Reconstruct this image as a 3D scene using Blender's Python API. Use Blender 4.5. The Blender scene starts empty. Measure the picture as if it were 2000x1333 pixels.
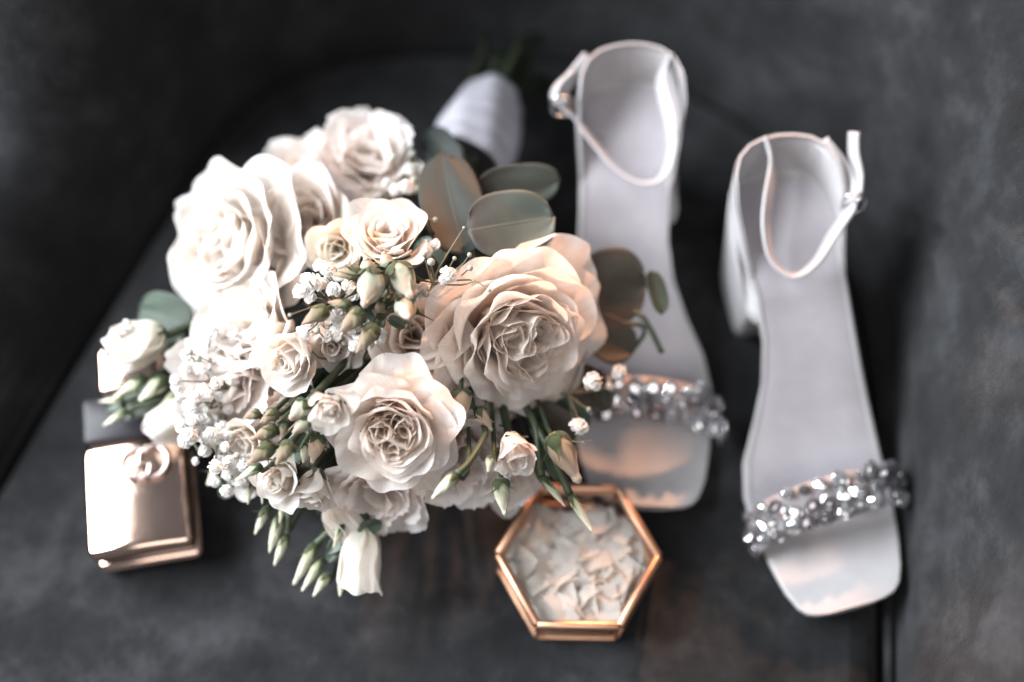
import bpy, math, random
import numpy as np
from mathutils import Matrix, Vector

# ------------------------------------------------------------------ camera, world, lamps, exposure
sc = bpy.context.scene
col = sc.collection
LENS, DIST, ELEV = 50.0, 0.86, math.radians(65)
CAM = np.array([0.0, -DIST * math.cos(ELEV), DIST * math.sin(ELEV)])
cam_d = bpy.data.cameras.new('camera')
cam = bpy.data.objects.new('camera', cam_d)
col.objects.link(cam)
cam.location = CAM
cam.rotation_euler = (math.radians(90) - ELEV, 0, 0)
cam_d.lens = LENS
cam_d.sensor_width = 36
cam_d.clip_start = 0.01
cam_d.clip_end = 50
cam_d.dof.use_dof = True
cam_d.dof.focus_distance = 0.722
cam_d.dof.aperture_fstop = 1.3
cam_d.dof.aperture_blades = 9
sc.camera = cam

w = bpy.data.worlds.new('World')
sc.world = w
w.use_nodes = True
w.node_tree.nodes['Background'].inputs[0].default_value = (0.80, 0.88, 1.0, 1)
w.node_tree.nodes['Background'].inputs[1].default_value = 0.16


def area(name, loc, target, sx, sy, power, color):
    d = bpy.data.lights.new(name, 'AREA')
    d.shape = 'RECTANGLE'
    d.size, d.size_y, d.energy, d.color = sx, sy, power, color
    o = bpy.data.objects.new(name, d)
    col.objects.link(o)
    o.location = loc
    o.rotation_euler = (Vector(target) - Vector(loc)).to_track_quat('-Z', 'Y').to_euler()
    return o


area('window_light', (-1.30, 0.22, 1.02), (-0.05, -0.02, 0.05), 1.3, 1.2, 128, (0.90, 0.95, 1.0))
area('room_light', (0.15, -1.35, 1.75), (-0.05, -0.02, 0.05), 1.8, 1.4, 20, (1.0, 0.96, 0.93))
area('warm_lamp', (0.42, 1.75, 1.02), (0.12, -0.10, 0.02), 0.10, 0.10, 88, (1.0, 0.50, 0.28))

sc.view_settings.view_transform = 'Standard'
sc.view_settings.look = 'None'
sc.view_settings.gamma = 1
sc.view_settings.exposure = 0
sc.render.engine = 'CYCLES'
sc.cycles.use_denoising = True
sc.cycles.max_bounces = 8
sc.cycles.caustics_reflective = False
sc.cycles.caustics_refractive = False
sc.cycles.sample_clamp_indirect = 6

# ------------------------------------------------------------------ measuring helpers
FPX = 2000 * LENS / 36
FW = -CAM / np.linalg.norm(CAM)
RT = np.array([1.0, 0, 0])
UP = np.cross(RT, FW)
TC = -FW


def P(px, py, z=0.0):
    """the point at height z that stands at this place of the 2000 px wide photograph"""
    d = FW * FPX + RT * (px - 1000) + UP * (666.5 - py)
    return CAM + d * ((z - CAM[2]) / d[2])


def camdir(a, b, c):
    v = RT * a + UP * b + TC * c
    return v / np.linalg.norm(v)


def sstep(a, b, x):
    t = np.clip((np.asarray(x, float) - a) / (b - a), 0, 1)
    return t * t * (3 - 2 * t)


def spline(pts, n, closed=False):
    pts = [np.asarray(p, float) for p in pts]
    m = len(pts)
    out = []
    segs = m if closed else m - 1
    for k in range(n):
        x = k / (n if closed else n - 1) * segs
        i = min(int(x), segs - 1)
        f = x - i
        g = (lambda j: pts[j % m]) if closed else (lambda j: pts[max(0, min(m - 1, j))])
        p0, p1, p2, p3 = g(i - 1), g(i), g(i + 1), g(i + 2)
        out.append(0.5 * ((2 * p1) + (p2 - p0) * f + (2 * p0 - 5 * p1 + 4 * p2 - p3) * f * f + (3 * p1 - p0 - 3 * p2 + p3) * f ** 3))
    return np.array(out)


# ------------------------------------------------------------------ object helpers
ORG = {}


def tag(o, label, cat=None, group=None, kind=None):
    if label:
        o['label'] = label
    if cat:
        o['category'] = cat
    if group:
        o['group'] = group
    if kind:
        o['kind'] = kind
    return o


def empty(name, loc=(0, 0, 0), parent=None, mat=None):
    o = bpy.data.objects.new(name, None)
    o.empty_display_size = 0.01
    col.objects.link(o)
    if parent:
        o.parent = parent
    if mat is not None:
        o.matrix_local = mat
    else:
        o.location = loc
    ORG[o.name] = np.asarray(loc, float)
    return o


def make_mesh(V, F, mat=None, smooth=True, uv=None):
    me = bpy.data.meshes.new('mesh')
    me.from_pydata([tuple(map(float, v)) for v in V], [], F)
    if smooth:
        me.polygons.foreach_set('use_smooth', [True] * len(me.polygons))
    if uv is not None:
        lay = me.uv_layers.new(name='UVMap')
        idx = np.empty(len(me.loops), dtype=np.int64)
        me.loops.foreach_get('vertex_index', idx)
        lay.data.foreach_set('uv', np.asarray(uv, float)[idx].ravel())
    if mat:
        me.materials.append(mat)
    me.update()
    return me


def add(name, me, parent=None, mat=None):
    o = bpy.data.objects.new(name, me)
    col.objects.link(o)
    if parent:
        o.parent = parent
    if mat is not None:
        o.matrix_local = mat
    return o


def wmesh(name, V, F, mat, parent=None, smooth=True, uv=None):
    """mesh given in world coordinates, child of an unrotated Empty"""
    V = np.asarray(V, float)
    if parent:
        V = V - ORG[parent.name]
    o = add(name, make_mesh(V, F, mat, smooth, uv), parent)
    ORG[o.name] = ORG[parent.name] if parent else np.zeros(3)
    return o


def grid_faces(nu, nv, closed_u=False, off=0):
    F = []
    for j in range(nv - 1):
        for i in range(nu if closed_u else nu - 1):
            k = (i + 1) % nu
            F.append((off + j * nu + i, off + j * nu + k, off + (j + 1) * nu + k, off + (j + 1) * nu + i))
    return F


def frame(axis, spin=0.0, loc=(0, 0, 0)):
    z = Vector(axis).normalized()
    h = Vector((0, 0, 1)) if abs(z.z) < 0.95 else Vector((1, 0, 0))
    x = h.cross(z).normalized()
    y = z.cross(x)
    m = Matrix((x, y, z)).transposed().to_4x4() @ Matrix.Rotation(spin, 4, 'Z')
    m.translation = Vector(loc)
    return m


def tube(pts, radii, n=8, caps=True):
    pts = np.asarray(pts, float)
    m = len(pts)
    radii = np.broadcast_to(radii, (m,))
    T = np.gradient(pts, axis=0)
    T /= np.linalg.norm(T, axis=1)[:, None] + 1e-12
    h = np.array([0, 0, 1.0]) if abs(T[0][2]) < 0.9 else np.array([1.0, 0, 0])
    V = []
    a = np.cross(h, T[0])
    for k in range(m):
        a = a - T[k] * (a @ T[k])
        a /= np.linalg.norm(a)
        b = np.cross(T[k], a)
        for i in range(n):
            t = 2 * math.pi * i / n
            V.append(pts[k] + radii[k] * (math.cos(t) * a + math.sin(t) * b))
    F = grid_faces(n, m, True)
    if caps:
        F += [tuple(range(n))[::-1], tuple((m - 1) * n + i for i in range(n))]
    return np.array(V), F


def ribbon(pts, wdirs, width, thick):
    """flat band swept along pts; wdirs: direction of the width at each point"""
    pts = np.asarray(pts, float)
    m = len(pts)
    T = np.gradient(pts, axis=0)
    T /= np.linalg.norm(T, axis=1)[:, None]
    width = np.broadcast_to(width, (m,))
    V = []
    for k in range(m):
        wd = wdirs[k] - T[k] * (wdirs[k] @ T[k])
        wd /= np.linalg.norm(wd)
        nn = np.cross(T[k], wd)
        hw, ht = width[k] / 2, thick / 2
        for a, b in ((-1, -.6), (-.9, -1), (.9, -1), (1, -.6), (1, .6), (.9, 1), (-.9, 1), (-1, .6)):
            V.append(pts[k] + wd * hw * a + nn * ht * b)
    F = grid_faces(8, m, True)
    F += [tuple(range(8))[::-1], tuple((m - 1) * 8 + i for i in range(8))]
    return np.array(V), F


def box_mesh(sx, sy, sz, bev):
    """rounded box centred on the origin"""
    V, F = [], []
    n = 6
    for iz, (zz, ins) in enumerate(((-sz, bev), (-sz + bev * .3, bev * .3), (-sz + bev, 0), (sz - bev, 0), (sz - bev * .3, bev * .3), (sz, bev))):
        r = max(bev * 1.6 - ins, bev * .3)
        for cx, cy, a0 in ((1, 1, 0), (-1, 1, 90), (-1, -1, 180), (1, -1, 270)):
            for k in range(n):
                a = math.radians(a0 + 90 * k / (n - 1))
                V.append(((sx - ins - r) * cx + r * math.cos(a), (sy - ins - r) * cy + r * math.sin(a), zz))
    m = 4 * n
    F = grid_faces(m, 6, True) + [tuple(range(m))[::-1], tuple(5 * m + i for i in range(m))]
    return V, F


# ------------------------------------------------------------------ materials
def new_mat(name):
    m = bpy.data.materials.new(name)
    m.use_nodes = True
    nt = m.node_tree
    return m, nt, nt.nodes['Principled BSDF'], nt.nodes['Material Output']


def nd(nt, kind, **inp):
    n = nt.nodes.new(kind)
    for k, v in inp.items():
        k = k.replace('_', ' ')
        n.inputs[k].default_value = v
    return n


def ramp(nt, fac, stops):
    r = nt.nodes.new('ShaderNodeValToRGB')
    els = r.color_ramp.elements
    while len(els) < len(stops):
        els.new(0.5)
    for e, (p, c) in zip(els, stops):
        e.position = p
        e.color = (*c, 1)
    nt.links.new(fac, r.inputs[0])
    return r.outputs[0]


def bump(nt, bs, height, strength, dist):
    b = nd(nt, 'ShaderNodeBump', Strength=strength, Distance=dist)
    nt.links.new(height, b.inputs['Height'])
    nt.links.new(b.outputs[0], bs.inputs['Normal'])
    return b


def petal_mat(name, stops, trans=0.53, rough=0.65, vein=0.35, tcol=None):
    """thin living petal: pigment runs from the base of the petal (UV y = 0) to its rim"""
    m, nt, bs, out = new_mat(name)
    if 'petal' in name or 'heart' in name:       # open flowers: nearly white, the tint only a breath
        stops = [(p, tuple(a * .58 + b * .42 for a, b in zip(c_, (0.92, 0.905, 0.90)))) for p, c_ in stops]
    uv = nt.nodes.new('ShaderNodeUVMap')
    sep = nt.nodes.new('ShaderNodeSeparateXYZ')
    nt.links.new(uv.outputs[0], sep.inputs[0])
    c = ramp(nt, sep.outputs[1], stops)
    mp = nt.nodes.new('ShaderNodeMapping')
    mp.inputs['Scale'].default_value = (34, 3.0, 1)
    nt.links.new(uv.outputs[0], mp.inputs[0])
    nz = nd(nt, 'ShaderNodeTexNoise', Scale=1.0, Detail=3.0, Roughness=0.6)
    nt.links.new(mp.outputs[0], nz.inputs['Vector'])
    tc = nt.nodes.new('ShaderNodeTexCoord')
    n2 = nd(nt, 'ShaderNodeTexNoise', Scale=90.0, Detail=3.0)
    nt.links.new(tc.outputs['Object'], n2.inputs['Vector'])
    mx = nt.nodes.new('ShaderNodeMix')
    mx.data_type = 'RGBA'
    mx.blend_type = 'MULTIPLY'
    mx.inputs[0].default_value = 1
    v = ramp(nt, nz.outputs[0], [(0.3, (0.90, 0.88, 0.85)), (0.6, (1, 1, 1))])
    nt.links.new(c, mx.inputs[6])
    nt.links.new(v, mx.inputs[7])
    n5 = nd(nt, 'ShaderNodeTexNoise', Scale=55.0, Detail=4.0, Roughness=0.65)
    nt.links.new(tc.outputs['Object'], n5.inputs['Vector'])
    m5 = nt.nodes.new('ShaderNodeMix')
    m5.data_type = 'RGBA'
    m5.blend_type = 'MULTIPLY'
    m5.inputs[0].default_value = 1
    nt.links.new(mx.outputs[2], m5.inputs[6])
    nt.links.new(ramp(nt, n5.outputs[0], [(0.30, (0.95, 0.90, 0.84)), (0.52, (1, 1, 1))]), m5.inputs[7])
    mx = m5
    nt.links.new(mx.outputs[2], bs.inputs['Base Color'])
    bs.inputs['Roughness'].default_value = rough
    bs.inputs['Specular IOR Level'].default_value = 0.12
    bs.inputs['Sheen Weight'].default_value = 0.15
    ad = nt.nodes.new('ShaderNodeMath')
    ad.operation = 'ADD'
    nt.links.new(nz.outputs[0], ad.inputs[0])
    nt.links.new(n2.outputs[0], ad.inputs[1])
    b = bump(nt, bs, ad.outputs[0], vein, 0.0006)
    tr = nt.nodes.new('ShaderNodeBsdfTranslucent')
    if tcol:
        tm = nt.nodes.new('ShaderNodeMix')
        tm.data_type = 'RGBA'
        tm.blend_type = 'MULTIPLY'
        tm.inputs[0].default_value = 1
        nt.links.new(mx.outputs[2], tm.inputs[6])
        tm.inputs[7].default_value = (*tcol, 1)
        nt.links.new(tm.outputs[2], tr.inputs[0])
    else:
        nt.links.new(mx.outputs[2], tr.inputs[0])
    ms = nt.nodes.new('ShaderNodeMixShader')
    ms.inputs[0].default_value = trans
    nt.links.new(bs.outputs[0], ms.inputs[1])
    nt.links.new(tr.outputs[0], ms.inputs[2])
    nt.links.new(ms.outputs[0], out.inputs['Surface'])
    return m


WARM_T = (1.0, 0.95, 0.91)
M = {}
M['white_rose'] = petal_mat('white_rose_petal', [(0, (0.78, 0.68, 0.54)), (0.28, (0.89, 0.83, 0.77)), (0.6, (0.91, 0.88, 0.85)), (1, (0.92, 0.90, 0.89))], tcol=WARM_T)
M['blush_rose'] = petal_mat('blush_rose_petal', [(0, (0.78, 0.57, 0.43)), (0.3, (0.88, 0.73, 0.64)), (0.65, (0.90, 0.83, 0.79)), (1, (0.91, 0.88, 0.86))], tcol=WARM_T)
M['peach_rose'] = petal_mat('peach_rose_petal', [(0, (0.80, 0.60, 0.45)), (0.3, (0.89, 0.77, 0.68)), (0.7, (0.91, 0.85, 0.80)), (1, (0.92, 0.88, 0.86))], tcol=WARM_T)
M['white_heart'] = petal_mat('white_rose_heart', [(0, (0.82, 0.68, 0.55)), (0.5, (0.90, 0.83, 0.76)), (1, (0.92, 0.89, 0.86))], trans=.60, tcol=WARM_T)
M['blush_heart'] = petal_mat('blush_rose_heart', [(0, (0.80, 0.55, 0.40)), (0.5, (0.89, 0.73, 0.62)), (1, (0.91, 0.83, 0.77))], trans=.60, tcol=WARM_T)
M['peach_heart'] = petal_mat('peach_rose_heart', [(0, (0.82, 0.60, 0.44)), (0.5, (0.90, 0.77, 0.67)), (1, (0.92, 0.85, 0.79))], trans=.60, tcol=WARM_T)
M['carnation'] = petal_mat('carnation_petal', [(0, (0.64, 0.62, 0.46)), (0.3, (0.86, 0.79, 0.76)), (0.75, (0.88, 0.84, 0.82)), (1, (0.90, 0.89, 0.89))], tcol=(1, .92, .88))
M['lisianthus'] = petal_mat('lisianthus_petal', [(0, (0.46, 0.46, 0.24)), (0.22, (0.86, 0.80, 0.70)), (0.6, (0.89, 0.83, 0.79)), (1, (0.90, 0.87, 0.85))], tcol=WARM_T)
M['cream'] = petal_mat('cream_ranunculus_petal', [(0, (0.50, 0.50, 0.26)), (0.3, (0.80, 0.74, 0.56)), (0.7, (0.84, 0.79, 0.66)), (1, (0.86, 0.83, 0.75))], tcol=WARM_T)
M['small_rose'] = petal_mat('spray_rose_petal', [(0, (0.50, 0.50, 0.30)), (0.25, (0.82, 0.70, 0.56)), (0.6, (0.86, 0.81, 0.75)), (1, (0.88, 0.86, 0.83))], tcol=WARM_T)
M['bell'] = petal_mat('closed_lisianthus_petal', [(0, (0.42, 0.44, 0.26)), (0.2, (0.76, 0.74, 0.60)), (0.6, (0.86, 0.82, 0.76)), (1, (0.89, 0.86, 0.82))], tcol=WARM_T)
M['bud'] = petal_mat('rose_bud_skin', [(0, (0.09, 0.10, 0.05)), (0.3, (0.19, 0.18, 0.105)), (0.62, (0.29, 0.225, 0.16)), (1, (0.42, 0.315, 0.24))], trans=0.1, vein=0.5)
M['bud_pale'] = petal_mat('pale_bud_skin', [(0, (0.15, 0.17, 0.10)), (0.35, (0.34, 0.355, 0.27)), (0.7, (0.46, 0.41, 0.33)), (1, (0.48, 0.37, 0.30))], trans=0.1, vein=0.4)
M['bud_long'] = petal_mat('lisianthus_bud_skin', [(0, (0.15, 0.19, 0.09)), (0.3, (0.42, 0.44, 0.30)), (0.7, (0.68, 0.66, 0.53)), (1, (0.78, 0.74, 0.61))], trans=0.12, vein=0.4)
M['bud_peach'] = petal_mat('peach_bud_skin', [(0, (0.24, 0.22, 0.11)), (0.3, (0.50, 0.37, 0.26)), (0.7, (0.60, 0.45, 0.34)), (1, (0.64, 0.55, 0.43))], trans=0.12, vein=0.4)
M['gyp'] = petal_mat('gypsophila_petal', [(0, (0.72, 0.75, 0.64)), (0.5, (0.90, 0.90, 0.88)), (1, (0.92, 0.92, 0.92))], trans=0.5, vein=0.0, rough=.8)
M['sepal'] = petal_mat('sepal', [(0, (0.045, 0.065, 0.03)), (0.6, (0.07, 0.08, 0.04)), (1, (0.10, 0.075, 0.04))], trans=0.12)


def simple_mat(name, color, rough=0.5, metallic=0.0, **kw):
    m, nt, bs, out = new_mat(name)
    bs.inputs['Base Color'].default_value = (*color, 1)
    bs.inputs['Roughness'].default_value = rough
    bs.inputs['Metallic'].default_value = metallic
    for k, v in kw.items():
        bs.inputs[k.replace('_', ' ')].default_value = v
    return m


def mottled(name, c1, c2, scale, rough=0.5, bumpd=0.0, detail=4.0, **kw):
    m, nt, bs, out = new_mat(name)
    tc = nt.nodes.new('ShaderNodeTexCoord')
    nz = nd(nt, 'ShaderNodeTexNoise', Scale=scale, Detail=detail, Roughness=0.6)
    nt.links.new(tc.outputs['Object'], nz.inputs['Vector'])
    nt.links.new(ramp(nt, nz.outputs[0], [(0.35, c1), (0.65, c2)]), bs.inputs['Base Color'])
    bs.inputs['Roughness'].default_value = rough
    for k, v in kw.items():
        bs.inputs[k.replace('_', ' ')].default_value = v
    if bumpd:
        bump(nt, bs, nz.outputs[0], 0.6, bumpd)
    return m


M['stem'] = mottled('green_stem', (0.022, 0.034, 0.016), (0.045, 0.060, 0.028), 60, 0.5)
M['cut_stem'] = mottled('dark_cut_stem', (0.010, 0.016, 0.007), (0.022, 0.03, 0.013), 60, 0.5)
M['stem_brown'] = mottled('gypsophila_stem', (0.10, 0.085, 0.06), (0.14, 0.13, 0.08), 80, 0.6)
M['gyp_bud'] = mottled('gypsophila_bud', (0.42, 0.42, 0.36), (0.20, 0.22, 0.16), 500, 0.5)
M['stamen'] = simple_mat('stamen', (0.62, 0.24, 0.03), 0.6)
M['stamen_dark'] = simple_mat('flower_throat', (0.05, 0.035, 0.012), 0.7)
M['leaf_green'] = mottled('dark_green_leaf', (0.035, 0.055, 0.035), (0.06, 0.085, 0.055), 60, 0.45)


def leaf_mat(name, cbase, ctip):
    m, nt, bs, out = new_mat(name)
    uv = nt.nodes.new('ShaderNodeUVMap')
    sep = nt.nodes.new('ShaderNodeSeparateXYZ')
    nt.links.new(uv.outputs[0], sep.inputs[0])
    tc = nt.nodes.new('ShaderNodeTexCoord')
    nz = nd(nt, 'ShaderNodeTexNoise', Scale=70.0, Detail=5.0, Roughness=0.65)
    nt.links.new(tc.outputs['Object'], nz.inputs['Vector'])
    ad = nt.nodes.new('ShaderNodeMath')
    ad.operation = 'MULTIPLY_ADD'
    nt.links.new(nz.outputs[0], ad.inputs[0])
    ad.inputs[1].default_value = 0.7
    nt.links.new(sep.outputs[1], ad.inputs[2])
    c = ramp(nt, ad.outputs[0], [(0.35, cbase), (1.0, ctip)])
    # veins: thin pale lines fanning from the midrib
    ab = nt.nodes.new('ShaderNodeMath')
    ab.operation = 'ABSOLUTE'
    nt.links.new(sep.outputs[0], ab.inputs[0])
    w1 = nt.nodes.new('ShaderNodeMath')
    w1.operation = 'MULTIPLY_ADD'
    nt.links.new(ab.outputs[0], w1.inputs[0])
    w1.inputs[1].default_value = -5.5
    sc9 = nt.nodes.new('ShaderNodeMath')
    sc9.operation = 'MULTIPLY'
    nt.links.new(sep.outputs[1], sc9.inputs[0])
    sc9.inputs[1].default_value = 9.0
    nt.links.new(sc9.outputs[0], w1.inputs[2])
    fr = nt.nodes.new('ShaderNodeMath')
    fr.operation = 'PINGPONG'
    nt.links.new(w1.outputs[0], fr.inputs[0])
    fr.inputs[1].default_value = 0.5
    vein = ramp(nt, fr.outputs[0], [(0.0, (1, 1, 1)), (0.06, (0, 0, 0))])
    mid = ramp(nt, ab.outputs[0], [(0.0, (1, 1, 1)), (0.045, (0, 0, 0))])
    mxv = nt.nodes.new('ShaderNodeMath')
    mxv.operation = 'MULTIPLY_ADD'
    nt.links.new(vein, mxv.inputs[0])
    mxv.inputs[1].default_value = 0.22
    nt.links.new(mid, mxv.inputs[2])
    mx = nt.nodes.new('ShaderNodeMix')
    mx.data_type = 'RGBA'
    nt.links.new(mxv.outputs[0], mx.inputs[0])
    mx.clamp_factor = True
    nt.links.new(c, mx.inputs[6])
    mx.inputs[7].default_value = (ctip[0] * 1.15, ctip[1] * 1.12, ctip[2] * 1.05, 1)
    nt.links.new(mx.outputs[2], bs.inputs['Base Color'])
    bs.inputs['Roughness'].default_value = 0.6
    bs.inputs['Specular IOR Level'].default_value = 0.3
    bump(nt, bs, mxv.outputs[0], 0.4, 0.0005)
    tr = nt.nodes.new('ShaderNodeBsdfTranslucent')
    tr.inputs[0].default_value = (ctip[0] * .9, ctip[1] * .8, ctip[2] * .5, 1)
    ms = nt.nodes.new('ShaderNodeMixShader')
    ms.inputs[0].default_value = 0.03
    nt.links.new(bs.outputs[0], ms.inputs[1])
    nt.links.new(tr.outputs[0], ms.inputs[2])
    nt.links.new(ms.outputs[0], out.inputs['Surface'])
    return m


M['euc_brown'] = leaf_mat('brown_eucalyptus', (0.012, 0.0145, 0.0135), (0.024, 0.030, 0.027))
M['euc_grey'] = leaf_mat('grey_eucalyptus', (0.048, 0.042, 0.036), (0.092, 0.102, 0.086))
M['euc_dark'] = leaf_mat('dark_eucalyptus', (0.030, 0.022, 0.016), (0.055, 0.045, 0.034))
M['euc_green'] = leaf_mat('green_eucalyptus', (0.022, 0.032, 0.022), (0.05, 0.068, 0.05))


def velvet():
    m, nt, bs, out = new_mat('charcoal_velvet')
    tc = nt.nodes.new('ShaderNodeTexCoord')
    n1 = nd(nt, 'ShaderNodeTexNoise', Scale=17.0, Detail=6.0, Roughness=0.6, Distortion=0.15)
    n2 = nd(nt, 'ShaderNodeTexNoise', Scale=900.0, Detail=2.0)
    n3 = nd(nt, 'ShaderNodeTexNoise', Scale=55.0, Detail=5.0, Roughness=0.7)
    for n in (n1, n2, n3):
        nt.links.new(tc.outputs['Object'], n.inputs['Vector'])
    mp = nt.nodes.new('ShaderNodeMapping')
    mp.inputs['Rotation'].default_value = (0.3, 0.2, 0.9)
    mp.inputs['Scale'].default_value = (260, 45, 60)
    nt.links.new(tc.outputs['Object'], mp.inputs[0])
    n4 = nd(nt, 'ShaderNodeTexNoise', Scale=1.0, Detail=3.0, Roughness=0.6)
    nt.links.new(mp.outputs[0], n4.inputs['Vector'])
    a0 = nt.nodes.new('ShaderNodeMath')
    a0.operation = 'MULTIPLY_ADD'
    nt.links.new(n4.outputs[0], a0.inputs[0])
    a0.inputs[1].default_value = 0.14
    a0b = nt.nodes.new('ShaderNodeMath')
    a0b.operation = 'SUBTRACT'
    nt.links.new(n3.outputs[0], a0b.inputs[0])
    a0b.inputs[1].default_value = 0.07
    nt.links.new(a0b.outputs[0], a0.inputs[2])
    a = nt.nodes.new('ShaderNodeMath')
    a.operation = 'MULTIPLY_ADD'
    nt.links.new(a0.outputs[0], a.inputs[0])
    a.inputs[1].default_value = 0.55
    nt.links.new(n1.outputs[0], a.inputs[2])
    nt.links.new(ramp(nt, a.outputs[0], [(0.46, (0.007, 0.007, 0.0077)), (0.76, (0.0175, 0.0177, 0.0187)), (1.0, (0.038, 0.0385, 0.041))]), bs.inputs['Base Color'])
    bs.inputs['Roughness'].default_value = 0.95
    bs.inputs['Specular IOR Level'].default_value = 0.1
    bs.inputs['Sheen Weight'].default_value = 0.14
    bs.inputs['Sheen Roughness'].default_value = 0.5
    bs.inputs['Sheen Tint'].default_value = (0.55, 0.57, 0.60, 1)
    ad = nt.nodes.new('ShaderNodeMath')
    ad.operation = 'MULTIPLY_ADD'
    nt.links.new(n2.outputs[0], ad.inputs[0])
    ad.inputs[1].default_value = 0.3
    nt.links.new(n3.outputs[0], ad.inputs[2])
    bump(nt, bs, ad.outputs[0], 0.7, 0.0015)
    return m


M['velvet'] = velvet()


def satin():
    m, nt, bs, out = new_mat('white_satin')
    tc = nt.nodes.new('ShaderNodeTexCoord')
    nz = nd(nt, 'ShaderNodeTexNoise', Scale=40.0, Detail=4.0)
    nt.links.new(tc.outputs['Object'], nz.inputs['Vector'])
    nt.links.new(ramp(nt, nz.outputs[0], [(0.3, (0.36, 0.345, 0.355)), (0.7, (0.42, 0.405, 0.412))]), bs.inputs['Base Color'])
    bs.inputs['Roughness'].default_value = 0.42
    bs.inputs['Specular IOR Level'].default_value = 0.4
    bs.inputs['Sheen Weight'].default_value = 0.2
    wv = nd(nt, 'ShaderNodeTexNoise', Scale=1500.0, Detail=1.0)
    nt.links.new(tc.outputs['Object'], wv.inputs['Vector'])
    bump(nt, bs, wv.outputs[0], 0.2, 0.0003)
    return m


M['satin'] = satin()
M['insole'] = mottled('satin_insole', (0.32, 0.295, 0.322), (0.41, 0.385, 0.408), 18, 0.38, 0.0004, Sheen_Weight=0.15)
M['ribbon'] = mottled('white_ribbon', (0.33, 0.32, 0.36), (0.42, 0.41, 0.45), 30, 0.45, 0.0006)
M['crystal'] = simple_mat('crystal', (0.86, 0.86, 0.88), 0.03, 0.9, IOR=1.6)
M['crystal_dark'] = simple_mat('smoky_crystal', (0.42, 0.40, 0.42), 0.03, 0.9, IOR=1.6)
M['setting'] = simple_mat('grey_satin_band', (0.26, 0.24, 0.25), 0.5, 0.0)
M['steel'] = simple_mat('buckle_metal', (0.62, 0.60, 0.60), 0.2, 1.0)


def metal(name, color, rough, nscale=120, namp=0.08):
    m, nt, bs, out = new_mat(name)
    bs.inputs['Base Color'].default_value = (*color, 1)
    bs.inputs['Metallic'].default_value = 1
    tc = nt.nodes.new('ShaderNodeTexCoord')
    nz = nd(nt, 'ShaderNodeTexNoise', Scale=nscale, Detail=4.0)
    nt.links.new(tc.outputs['Object'], nz.inputs['Vector'])
    mr = nt.nodes.new('ShaderNodeMapRange')
    mr.inputs[3].default_value = max(0.02, rough - namp)
    mr.inputs[4].default_value = rough + namp
    nt.links.new(nz.outputs[0], mr.inputs[0])
    nt.links.new(mr.outputs[0], bs.inputs['Roughness'])
    return m


M['rose_gold'] = metal('rose_gold', (0.88, 0.62, 0.50), 0.12, 60, 0.05)
M['copper'] = metal('copper_frame', (0.66, 0.38, 0.25), 0.42, 200, 0.1)
M['box_base'] = mottled('brown_box_base', (0.05, 0.028, 0.018), (0.09, 0.05, 0.03), 80, 0.5)
M['emblem'] = metal('dark_emblem_metal', (0.50, 0.40, 0.36), 0.14, 100, 0.04)
M['black_gloss'] = simple_mat('black_lacquer', (0.014, 0.012, 0.016), 0.30, 0.0, Specular_IOR_Level=0.22)
M['dark_gap'] = simple_mat('dark_gap', (0.01, 0.009, 0.009), 0.4)


def glass_mat():
    m, nt, bs, out = new_mat('thin_glass')
    tr = nt.nodes.new('ShaderNodeBsdfTransparent')
    tr.inputs[0].default_value = (0.95, 0.95, 0.95, 1)
    gl = nd(nt, 'ShaderNodeBsdfGlossy', Roughness=0.02)
    fr = nd(nt, 'ShaderNodeLayerWeight', Blend=0.5)
    pw = nt.nodes.new('ShaderNodeMath')
    pw.operation = 'POWER'
    nt.links.new(fr.outputs['Facing'], pw.inputs[0])
    pw.inputs[1].default_value = 4.0
    mr = nt.nodes.new('ShaderNodeMapRange')
    mr.inputs[3].default_value = 0.04
    mr.inputs[4].default_value = 0.8
    nt.links.new(pw.outputs[0], mr.inputs[0])
    ms = nt.nodes.new('ShaderNodeMixShader')
    nt.links.new(mr.outputs[0], ms.inputs[0])
    nt.links.new(tr.outputs[0], ms.inputs[1])
    nt.links.new(gl.outputs[0], ms.inputs[2])
    nt.links.new(ms.outputs[0], out.inputs['Surface'])
    return m


M['glass'] = glass_mat()
M['shred'] = petal_mat('white_shred', [(0, (0.86, 0.82, 0.78)), (1, (0.90, 0.88, 0.86))], trans=.45, vein=.05)

# ------------------------------------------------------------------ armchair: seat and tub back
EDGE_PX = [(-420, 1560), (-260, 1300), (-60, 985), (120, 690), (300, 405), (420, 235), (530, 140), (660, 92), (850, 72), (1100, 92),
           (1340, 150), (1500, 245), (1610, 370), (1680, 520), (1722, 720), (1738, 960), (1742, 1250), (1746, 1600), (1750, 1900)]
edge = spline([P(x, y, 0.0) for x, y in EDGE_PX], 260)
edge[:, 2] = 0
chair = empty('armchair', (0.0, 0.25, 0.0))
tag(chair, 'charcoal grey velvet tub armchair that everything lies on', 'armchair')

nE = len(edge)
cen = np.array([0.0, -0.12, 0.0])
front = np.stack([np.linspace(edge[0, 0], edge[-1, 0], nE), np.full(nE, -0.62), np.zeros(nE)], 1)
tan = np.gradient(edge, axis=0)
tan /= np.linalg.norm(tan, axis=1)[:, None]
nrm = np.stack([-tan[:, 1], tan[:, 0], np.zeros(nE)], axis=1)      # outward is to the left of the clockwise run
if np.dot(nrm[nE // 2], edge[nE // 2] - cen) < 0:
    nrm = -nrm


def wob(p, k, seed=0.0):
    return (np.sin(p[..., 0] * k + 1.3 + seed) * np.cos(p[..., 1] * k * 1.17 + 0.4 + seed * 2) + 0.5 * np.sin(p[..., 0] * k * 2.3 + p[..., 1] * k * 1.9 + 2.2 + seed))


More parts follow.
